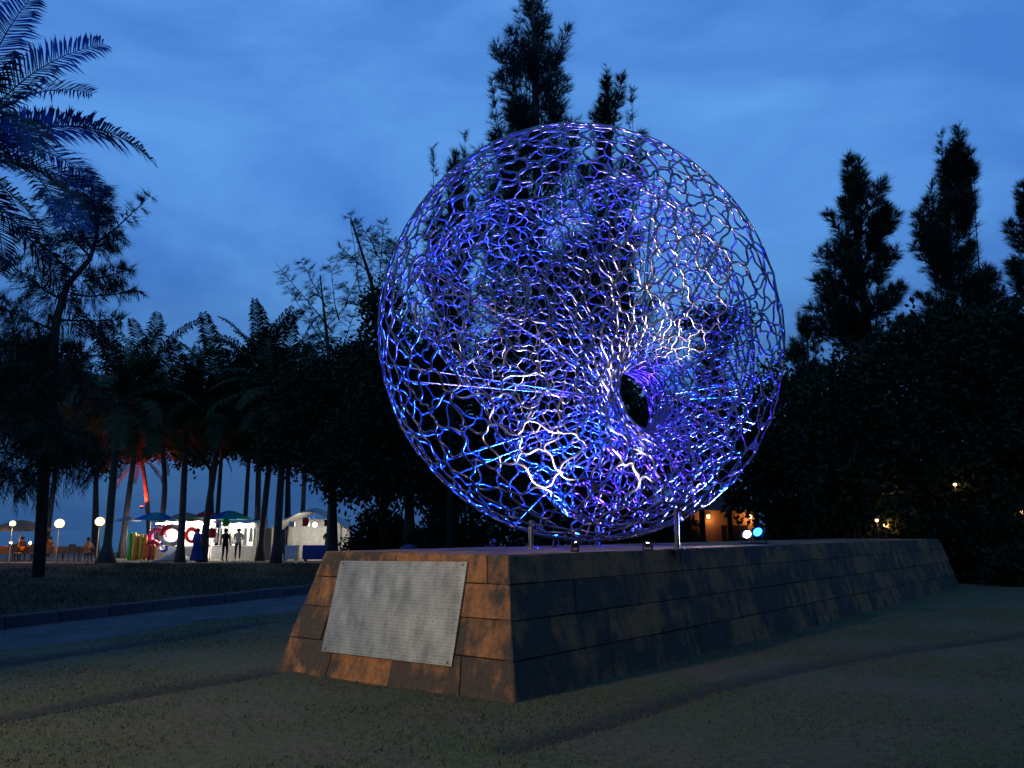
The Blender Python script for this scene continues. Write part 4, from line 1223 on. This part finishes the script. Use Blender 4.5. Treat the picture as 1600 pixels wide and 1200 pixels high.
# folded pale tarp on the sand in front of the stall
tp0 = Vector((xat(272, 42.5, .3), 42.5, 0)); V = []; n = 12
for i in range(n):
    for j in range(6):
        x = (i / (n - 1) - .5) * 1.7; y = (j / 5 - .5) * .9; z = .05 + .55 * max(0, 1 - abs(x - .1) / .85) * math.sin(math.pi * (j + .6) / 6.4) + .03 * math.sin(i * 2.1 + j)
        V.append((x, y, z))
Fc = [(i * 6 + j, i * 6 + 6 + j, i * 6 + 7 + j, i * 6 + j + 1) for i in range(n - 1) for j in range(5)]; k = len(V)
Vb = [(a, b2, 0.0) for a, b2, c in V]
edge = [(i * 6) for i in range(n)]
sides = [(i * 6 + 6, i * 6, k + i * 6, k + i * 6 + 6) for i in range(n - 1)] + [(i * 6 + 5, i * 6 + 11, k + i * 6 + 11, k + i * 6 + 5) for i in range(n - 1)] + [(j, j + 1, k + j + 1, k + j) for j in range(5)] + [((n - 1) * 6 + j + 1, (n - 1) * 6 + j, k + (n - 1) * 6 + j, k + (n - 1) * 6 + j + 1) for j in range(5)]
tarp = MB().add(V + Vb, Fc + [tuple(reversed([q + k for q in f])) for f in Fc] + sides).build('folded_tarp', cloth('tarp_pale', (.42, .40, .37)), None, True)
tarp.location = tp0; tag(tarp, 'pale tarpaulin heaped on the sand before the toy stall', 'tarpaulin')
# hanging garments
for i in range(9):
    x = cx2 - w2 * .85 + i * w2 * .21; c = cloth('garment_%d' % i, ((.75, .74, .70), (.7, .6, .55), (.6, .65, .7), (.72, .70, .55), (.75, .74, .72))[i % 5])
    e = empty('hanging_garment', (x, YS + .62 + .1 * (i % 2), 0)); tag(e, ('off white', 'pale pink', 'pale blue', 'cream', 'white')[i % 5] + ' garment hanging on the rail of the clothes stall', 'garment', 'garments on the clothes stall')
    zt = 1.72; L_ = rng.uniform(.75, 1.05); V = []
    for r_i, (t, ww) in enumerate(((0, .09), (.06, .19), (.25, .16), (1, .20))):
        for j in range(7): V.append(((j / 6 - .5) * 2 * ww * .6, .035 * math.sin(j * 2.2 + i), zt - t * L_))
    Fc = [(r_i * 7 + j, r_i * 7 + 7 + j, r_i * 7 + 8 + j, r_i * 7 + j + 1) for r_i in range(3) for j in range(6)]; k = len(V); V2 = [(a, b2 + .02, c2) for a, b2, c2 in V]
    MB().add(V + V2, Fc + [tuple(reversed([q + k for q in f])) for f in Fc]).build('cloth', c, e, True)
    MB().tube([(0, .01, zt - .03), (0, .01, zt + .08), (.03, .01, zt + .1)], .006, 5).build('hanger', pole_m, e)
# balloons / ball
def ball(label, x, y, Yd, r, m):
    p = at(x, y, Yd); e = empty('beach_ball', tuple(p)); tag(e, label, 'ball', 'beach balls')
    b_ = MB().ball((0, 0, 0), r, 16, 10).build('skin', m, e, True); MB().lathe((0, 0, -r), [(.02, -.03), (.01, .01)], 6).build('valve', v_white, e)
ball('red balloon ball held beside the dark clad person', 331, 833, 42.6, .27, v_red)
ball('green ball hanging under the big parasol', 353, 817, 43.2, .22, v_grn)

# ---------------------------------------------------------------- people
def px(x, Yd): return (xat(x, Yd, .8), Yd, 0.0)
pb = person('person in a long blue dress standing before the toy stall', px(308, 41), 2.8, (.02, .07, .35), (.02, .06, .30), h=1.68)
MB().lathe((0, 0, 0), [(.36, .10), (.35, .14), (.27, .55), (.19, .95), (.165, 1.10), (.13, 1.12)], 16, 1, .8).build('dress', cloth('dress_blue', (.012, .035, .16)), pb, True)
person('person in dark clothes beside the person in blue', px(323, 41.6), 2.2, (.03, .025, .03), (.02, .02, .025), h=1.6)
person('person in black with back turned before the hanging garments', px(352, 42.3), 3.0, (.02, .02, .022), (.015, .015, .02), h=1.66)
person('person in a white shirt at the far side of the clothes stall', px(372, 44.2), 0.4, (.6, .6, .6), (.05, .05, .06), arms='front')
person('seated person in orange leaning towards the candle tables', px(138, 41.5), 1.2, (.55, .20, .06), (.10, .06, .04), sit=True, arms='front')
person('seated person with dark hair behind the first candle table', px(34, 44.5), .2, (.10, .06, .05), (.05, .04, .04), sit=True, arms='front')
person('seated person in brown between the two candle tables', px(78, 44.5), -.2, (.14, .07, .03), (.05, .04, .04), sit=True, arms='front')
person('person standing inside the white marquee by the blue table', px(512, 43.5), .3, (.05, .05, .06), (.04, .04, .05), arms='front')

# ---------------------------------------------------------------- candle tables and chairs
c_or = cloth('tablecloth_orange', (.42, .13, .03)); c_br = cloth('tablecloth_brown', (.20, .09, .04)); wood = plain('dark_wood', (.10, .055, .03), .6, 0, .3, 10)
flame = plain('candle_flame', (1, .7, .3), .5, 0, 0, 1, emit=(1, .5, .15), es=40)
def table(label, x, Yd, w_, m):
    e = empty('dining_table', px(x, Yd)); tag(e, label, 'table', 'candle lit beach tables')
    MB().box((0, 0, .735), (w_, .8, .03), 0, .01).build('table_top', wood, e)
    for sx in (-1, 1):
        for sy in (-1, 1): MB().box((sx * (w_ / 2 - .06), sy * .33, .36), (.05, .05, .72)).build('leg', wood, e)
    V = []; n = 20
    for i in range(n):
        a = i / n * 4; k = int(a); t = a - k
        c = ((-1, -1), (1, -1), (1, 1), (-1, 1), (-1, -1)); x0 = c[k][0] + (c[k + 1][0] - c[k][0]) * t; y0 = c[k][1] + (c[k + 1][1] - c[k][1]) * t
        V += [(x0 * (w_ / 2 + .01), y0 * .41, .757), (x0 * (w_ / 2 + .04 + .02 * math.sin(i * 2.3)), y0 * .45, .38)]
    Fc = [tuple(2 * i for i in range(n))] + [(2 * i, 2 * i + 1, (2 * i + 3) % (2 * n), (2 * i + 2) % (2 * n)) for i in range(n)]
    MB().add(V, Fc).build('tablecloth', m, e, True)
def candle(label, x, y, Yd, watts=22):
    p = at(x, y, Yd); e = empty('candle_lamp', (p.x, Yd, .765)); tag(e, label, 'candle', 'table candles')
    MB().lathe((0, 0, 0), [(.045, 0), (.05, .02), (.05, .10), (.055, .11)], 10).build('holder', plain('candle_glass', (.4, .2, .1), .3), e, True)
    MB().ball((0, 0, .17), .05, 10, 8, 1.5).build('flame', flame, e, True)
    lamp('candle_light', 'POINT', (p.x, Yd - .02, .765 + .32), watts, (1, .45, .12), radius=.04, parent=e)
def chair(label, x, Yd, rz):
    e = empty('chair', px(x, Yd), rz); tag(e, label, 'chair', 'beach restaurant chairs')
    MB().box((0, 0, .44), (.44, .44, .04), 0, .01).build('seat', wood, e)
    MB().box((0, .21, .72), (.42, .03, .36), 0, .01).build('backrest', wood, e)
    for sx in (-1, 1):
        for sy in (-1, 1): MB().box((sx * .19, sy * .19, .21), (.04, .04, .42)).build('leg', wood, e)
table('orange covered table under the thatched parasol', 15, 42.8, 2.2, c_or); table('brown covered table with two candles', 62, 42.8, 2.4, c_br); table('brown covered table next to the seated person in orange', 112, 42.6, 1.3, c_br)
candle('candle on the orange covered table', 17, 846, 42.7); candle('candle at the near end of the brown covered table', 47, 850, 42.6); candle('candle in the middle of the brown covered table', 61, 850, 42.6)
chair('dark wooden chair drawn up to the orange covered table', 24, 41.6, 3.1); chair('dark wooden chair with back to the two candles', 58, 41.6, 3.2); chair('dark wooden chair at the table end near the person in orange', 118, 41.6, 2.9); chair('dark wooden chair standing beside the flared palm', 146, 41.2, 1.9)

# ---------------------------------------------------------------- white marquee
YM = 45
e = empty('marquee', (xat(490, YM, 1), YM, 0)); tag(e, 'pale marquee tent with one bright lamp and peaked roof', 'tent', 'market stalls')
mw, mdp, mh = 1.75, 2.4, 1.9
for sx in (-1, 1):
    for sy in (-1, 1): MB().tube([(sx * mw, sy * mdp / 2, -.3), (sx * mw, sy * mdp / 2, mh)], .035, 8).build('post', pole_m, e, True)
tentm = cloth('tent_canvas', (.40, .39, .36))
V = []; n = 17
for i in range(n):
    t = i / (n - 1) * 2 - 1; x = t * (mw + .35)
    z = mh - .22 + .92 * (1 - abs(t) ** 1.35)
    for sy in (-1, 0, 1): V.append((x, sy * (mdp / 2 + .25), z + (.22 if sy == 0 else -.05 * math.cos(i * 1.6))))
Fc = [(3 * i + j, 3 * i + 3 + j, 3 * i + 4 + j, 3 * i + 1 + j) for i in range(n - 1) for j in (0, 1)]; k = len(V); V2 = [(a, b2, c - .015) for a, b2, c in V]
MB().add(V + V2, Fc + [tuple(reversed([q + k for q in f])) for f in Fc]).build('roof', tentm, e, True)
V = []; n = 23
for i in range(n):
    x = -mw + 2 * mw * i / (n - 1); V += [(x, mdp / 2 + .05 * math.sin(i * 1.7), .02), (x, mdp / 2 + .05 * math.sin(i * 1.7), mh + .3)]
Fc = [(2 * i, 2 * i + 2, 2 * i + 3, 2 * i + 1) for i in range(n - 1)]; k = len(V); V2 = [(a, b2 + .015, c) for a, b2, c in V]
MB().add(V + V2, Fc + [tuple(reversed([q + k for q in f])) for f in Fc]).build('back_sheet', tentm, e, True)
MB().tube([(0, -.2, mh + .75), (0, -.2, mh + .1)], .006, 5).build('lamp_cable', pole_m, e)
b_ = empty('bulb_lamp', (xat(492, YM - .2, 2), YM - .2, mh - .02)); tag(b_, 'bright bulb hanging under the marquee roof', 'lamp')
MB().ball((0, 0, 0), .12, 14, 9).build('bulb', white_glow, b_, True); MB().lathe((0, 0, .1), [(.05, 0), (.03, .09)], 8).build('socket', pole_m, b_)
lamp('bulb_light', 'POINT', (b_.location.x, b_.location.y - .16, mh - .1), 150, (1, .95, .85), radius=.1, parent=b_)
def draped_table(label, x, Yd, w_, m):
    e = empty('market_table', px(x, Yd)); tag(e, label, 'table', 'market tables')
    MB().box((0, 0, .78), (w_, .7, .04), 0, .01).build('table_top', wood, e)
    for sx in (-1, 1): MB().box((sx * (w_ / 2 - .08), 0, .38), (.06, .5, .76)).build('trestle', wood, e)
    V = []; n = 19
    for i in range(n):
        x_ = (i / (n - 1) - .5) * w_ * 1.02; V += [(x_, -.35, .806), (x_, -.38 - .025 * math.sin(i * 1.9), .08)]
    k = len(V); V += [(-.51 * w_, .35, .806), (.51 * w_, .35, .806)]
    MB().add(V, [(2 * i, 2 * i + 1, 2 * i + 3, 2 * i + 2) for i in range(n - 1)] + [tuple([2 * i for i in range(n)] + [k + 1, k])]).build('drape', m, e, True)
draped_table('market table draped in blue under the marquee', 502, 43.2, 1.75, cloth('drape_blue', (.06, .09, .30)))
draped_table('market table draped in white beside the marquee post', 456, 43.4, .75, c_white)
def crate(label, x, y, Yd, d, m, name='box'):
    p = at(x, y, Yd); e = empty(name, (p.x, Yd, p.z)); tag(e, label, 'box', 'goods on the market tables')
    MB().box((0, 0, d[2] / 2), d, .1, .01).build('body', m, e); MB().box((0, 0, d[2] + .012), (d[0] * 1.04, d[1] * 1.04, .022), .1, .006).build('lid', m, e)
crate('red box on the blue draped table', 478, 822, 43.3, (.32, .3, .42), v_red, 'goods_box')
crate('dark box on the blue draped table', 512, 822, 43.3, (.34, .3, .3), black_metal, 'goods_box')
crate('small white box on the white draped table', 456, 823, 43.4, (.3, .3, .25), v_white, 'goods_box')
# cabinet and sign board beside the marquee
e = empty('cabinet', px(416, 44.3)); tag(e, 'tall beige cabinet standing between two palms', 'cabinet')
bm_ = cloth('cabinet_beige', (.30, .27, .22)); MB().box((0, 0, .85), (.72, .5, 1.7), 0, .02).build('body', bm_, e)
for sx in (-1, 1): d_ = MB().box((sx * .175, -.262, .85), (.33, .025, 1.6), 0, .006).build('door', bm_, e); MB().box((sx * .04, -.285, .85), (.02, .02, .14)).build('handle', pole_m, d_)
e = empty('notice_board', px(439, 41)); tag(e, 'brown notice board standing beside the dark palm trunk', 'board')
MB().box((0, 0, 1.0), (.42, .04, 1.2), 0, .01).build('panel', wood, e)
for sx in (-1, 1): MB().box((sx * .18, .03, .8), (.05, .05, 1.6)).build('post', wood, e)
# dim tarpaulins, bin right of the marquee
e = empty('covered_stall', px(598, 41)); tag(e, 'unlit closed stall wrapped in dull blue tarpaulin', 'stall', 'market stalls')
V = []; n = 15
for i in range(n):
    for j in range(8):
        a = 2 * math.pi * i / n; t = j / 7; r2 = (1.0 - .55 * t ** 2.2) * (1 + .07 * math.sin(i * 2.4 + j)); V.append((1.25 * r2 * math.cos(a), .9 * r2 * math.sin(a), 1.75 * t + .08 * math.sin(i * 1.7) * t))
Fc = [(i * 8 + j, ((i + 1) % n) * 8 + j, ((i + 1) % n) * 8 + j + 1, i * 8 + j + 1) for i in range(n) for j in range(7)] + [tuple(i * 8 + 7 for i in range(n))]
MB().add(V, Fc).build('tarpaulin', cloth('tarp_blue', (.05, .08, .22), .4), e, True); MB().tube([(1.15 * math.cos(k * .3), .85 * math.sin(k * .3), .9) for k in range(22)], .015, 5).build('rope', pole_m, e)
e = empty('litter_bin', px(640, 30)); tag(e, 'dark blue litter bin behind the plinth by the trees', 'bin')
MB().lathe((0, 0, 0), [(.24, 0), (.30, .05), (.33, .85), (.35, .88), (.35, .92), (.30, .94)], 14).build('drum', plain('bin_blue', (.02, .03, .16), .5), e, True); MB().lathe((0, 0, .94), [(.31, 0), (.31, .04), (.2, .12), (.05, .15)], 14).build('lid', plain('bin_lid', (.02, .025, .1), .5), e, True)

# small red lamp on the leaning palm
rl = plain('red_lens', (1, .1, .05), .4, 0, 0, 1, emit=(1, .05, .02), es=14)
rp = at(221, 792, 51.6); e = empty('red_spot_lamp', tuple(rp)); tag(e, 'small red lamp fixed low on the leaning palm trunk', 'lamp')
MB().lathe((0, 0, 0), [(.05, -.12), (.09, -.05), (.10, .02)], 10).build('housing', black_metal, e, True); MB().lathe((0, 0, .02), [(.09, 0), (.085, .025), (.03, .04)], 10).build('lens', rl, e, True); MB().box((.14, 0, -.05), (.18, .04, .05)).build('clamp', black_metal, e)
lamp('red_light', 'SPOT', (rp.x, rp.y - .25, rp.z), 2600, (1, .05, .02), (rp.x - .3, rp.y + .15, rp.z + 4), R(120), .5, .04, e)

# ---------------------------------------------------------------- warm lit kiosk behind the globe
YB = 34
e = empty('kiosk', (xat(1115, YB, 1), YB, 0)); tag(e, 'low kiosk with an orange lit wall behind the globe', 'building')
kw_ = plain('kiosk_plaster', (.38, .22, .12), .85, 0, .2, 3); kr = plain('kiosk_roof', (.06, .04, .035), .8, 0, .3, 5)
KW = 3.6
MB().box((0, 1.2, 1.25), (KW, 2.4, 2.5)).build('wall', kw_, e)
for i in range(4): MB().box((-KW / 2 + .12 + i * (KW - .24) / 3, -.55, 1.2), (.2, .2, 2.4), 0, .01).build('pillar', kr, e)
rf = MB().add([(-KW / 2 - .4, -1.0, 2.4), (KW / 2 + .4, -1.0, 2.4), (KW / 2 + .4, 2.8, 2.4), (-KW / 2 - .4, 2.8, 2.4), (-KW / 2 + .6, .9, 3.3), (KW / 2 - .6, .9, 3.3)], [(3, 2, 1, 0), (0, 1, 5, 4), (1, 2, 5), (2, 3, 4, 5), (3, 0, 4)]).build('roof', kr, e)
dr = MB().box((-.9, -.02, 1.0), (.85, .06, 2.0), 0, .01).build('door', wood, e); MB().ball((.32, -.05, 1.0), .03, 8, 6).build('handle', pole_m, dr).location = (-.9, 0, 0)
MB().box((.9, -.02, 1.35), (1.1, .06, .9), 0, .01).build('window', black_metal, e)
def wall_lamp(x, z, watts, label):
    l = empty('wall_lamp', (e.location.x + x, YB - .12, z)); tag(l, label, 'lamp', 'wall lamps of the kiosk')
    MB().lathe((0, 0, 0), [(.05, -.08), (.08, 0), (.06, .08)], 10).build('shade', warm_glow, l, True); MB().box((0, .08, .02), (.06, .08, .12)).build('bracket', pole_m, l)
    lamp('wall_light', 'POINT', (l.location.x, l.location.y - .14, z - .05), watts, (1, .45, .14), radius=.05, parent=l)
wall_lamp(1.55, 2.15, 14, 'small wall lamp by the outer pillar of the kiosk'); wall_lamp(-.2, 2.15, 10, 'small wall lamp between kiosk door and window')

# lamps glimpsed among the right hand trees
amber = plain('amber_bulb', (1, .6, .3), .4, 0, 0, 1, emit=(1, .50, .16), es=6)
def garden_lamp(label, x, y, Yd, r, watts):
    p = at(x, y, Yd); e = empty('garden_lamp', (p.x, Yd, 0)); tag(e, label, 'lamp', 'garden lamps among the right hand trees')
    MB().tube([(0, 0, 0), (0, 0, p.z)], .025, 6).build('post', black_metal, e); MB().ball((0, 0, p.z), r, 12, 8).build('bulb', amber, e, True); MB().lathe((0, 0, p.z + r * .7), [(r * 1.6, 0), (r * 1.2, .05), (.02, .12)], 10).build('hood', black_metal, e)
    lamp('garden_light', 'POINT', (p.x, Yd - r - .06, p.z - .05), watts, (1, .5, .16), radius=.05, parent=e)
garden_lamp('amber garden lamp shining through low leaves beyond the plinth end', 1384, 820, 25.6, .07, 12)
garden_lamp('tiny amber garden lamp beside the one beyond the plinth end', 1370, 813, 25.0, .05, 3)
garden_lamp('amber garden lamp half hidden high in the dark tree', 1492, 757, 25.4, .05, 3)
garden_lamp('dim garden lamp above the low leaves beyond the plinth end', 1388, 762, 26.2, .05, 5)
garden_lamp('amber garden lamp at the edge of the view', 1597, 800, 25.2, .05, 3)
# far string of tiny bulbs behind the plinth
p0, p1 = at(1205, 830, 46), at(1300, 829, 46); e = empty('light_string', (p0.x, 46, 0)); tag(e, 'far string of tiny bulbs low behind the plinth', 'light string')
for q in (p0, p1): MB().tube([(q.x - p0.x, 0, 0), (q.x - p0.x, 0, q.z + .1)], .02, 6).build('post', black_metal, e)
MB().tube([((p1.x - p0.x) * k / 10, 0, p0.z + .05 - .12 * math.sin(math.pi * k / 10)) for k in range(11)], .008, 5).build('cable', black_metal, e)
tiny = plain('tiny_bulb', (1, .9, .7), .4, 0, 0, 1, emit=(1, .75, .5), es=3.0)
b0 = None
for k in range(14):
    t = (k + .5 + rng.uniform(-.3, .3)) / 14
    if b0 is None: b0 = MB().ball((0, 0, 0), .035, 8, 6).build('bulb', tiny, e, True); o = b0
    else: o = link(b0.copy(), e)
    o.location = ((p1.x - p0.x) * t, 0, p0.z - .02 - .12 * math.sin(math.pi * t))

# street lamp standing behind the viewer, lights the plaque side
e = empty('street_lamp', (-10.8, -0.8, 0)); tag(e, 'tall street lamp with warm lantern on the lawn facing the plaque', 'street lamp')
MB().lathe((0, 0, 0), [(.12, 0), (.12, .3), (.07, .35), (.05, 5.4)], 12).build('post', black_metal, e, True)
MB().tube([(0, 0, 5.35), (.2, .25, 5.65), (.45, .55, 5.72)], .03, 8).build('arm', black_metal, e, True)
MB().box((.6, .75, 5.72), (.3, .55, .12), -.7, .03).build('head', black_metal, e)
MB().box((.6, .75, 5.652), (.22, .44, .02), -.7, .005).build('lens', warm_glow, e)
lamp('street_light', 'SPOT', (-10.8 + .6, -0.8 + .75, 5.60), 6000, (1, .78, .50), (-1.2, 8.2, .0), R(48), .9, .14, e)
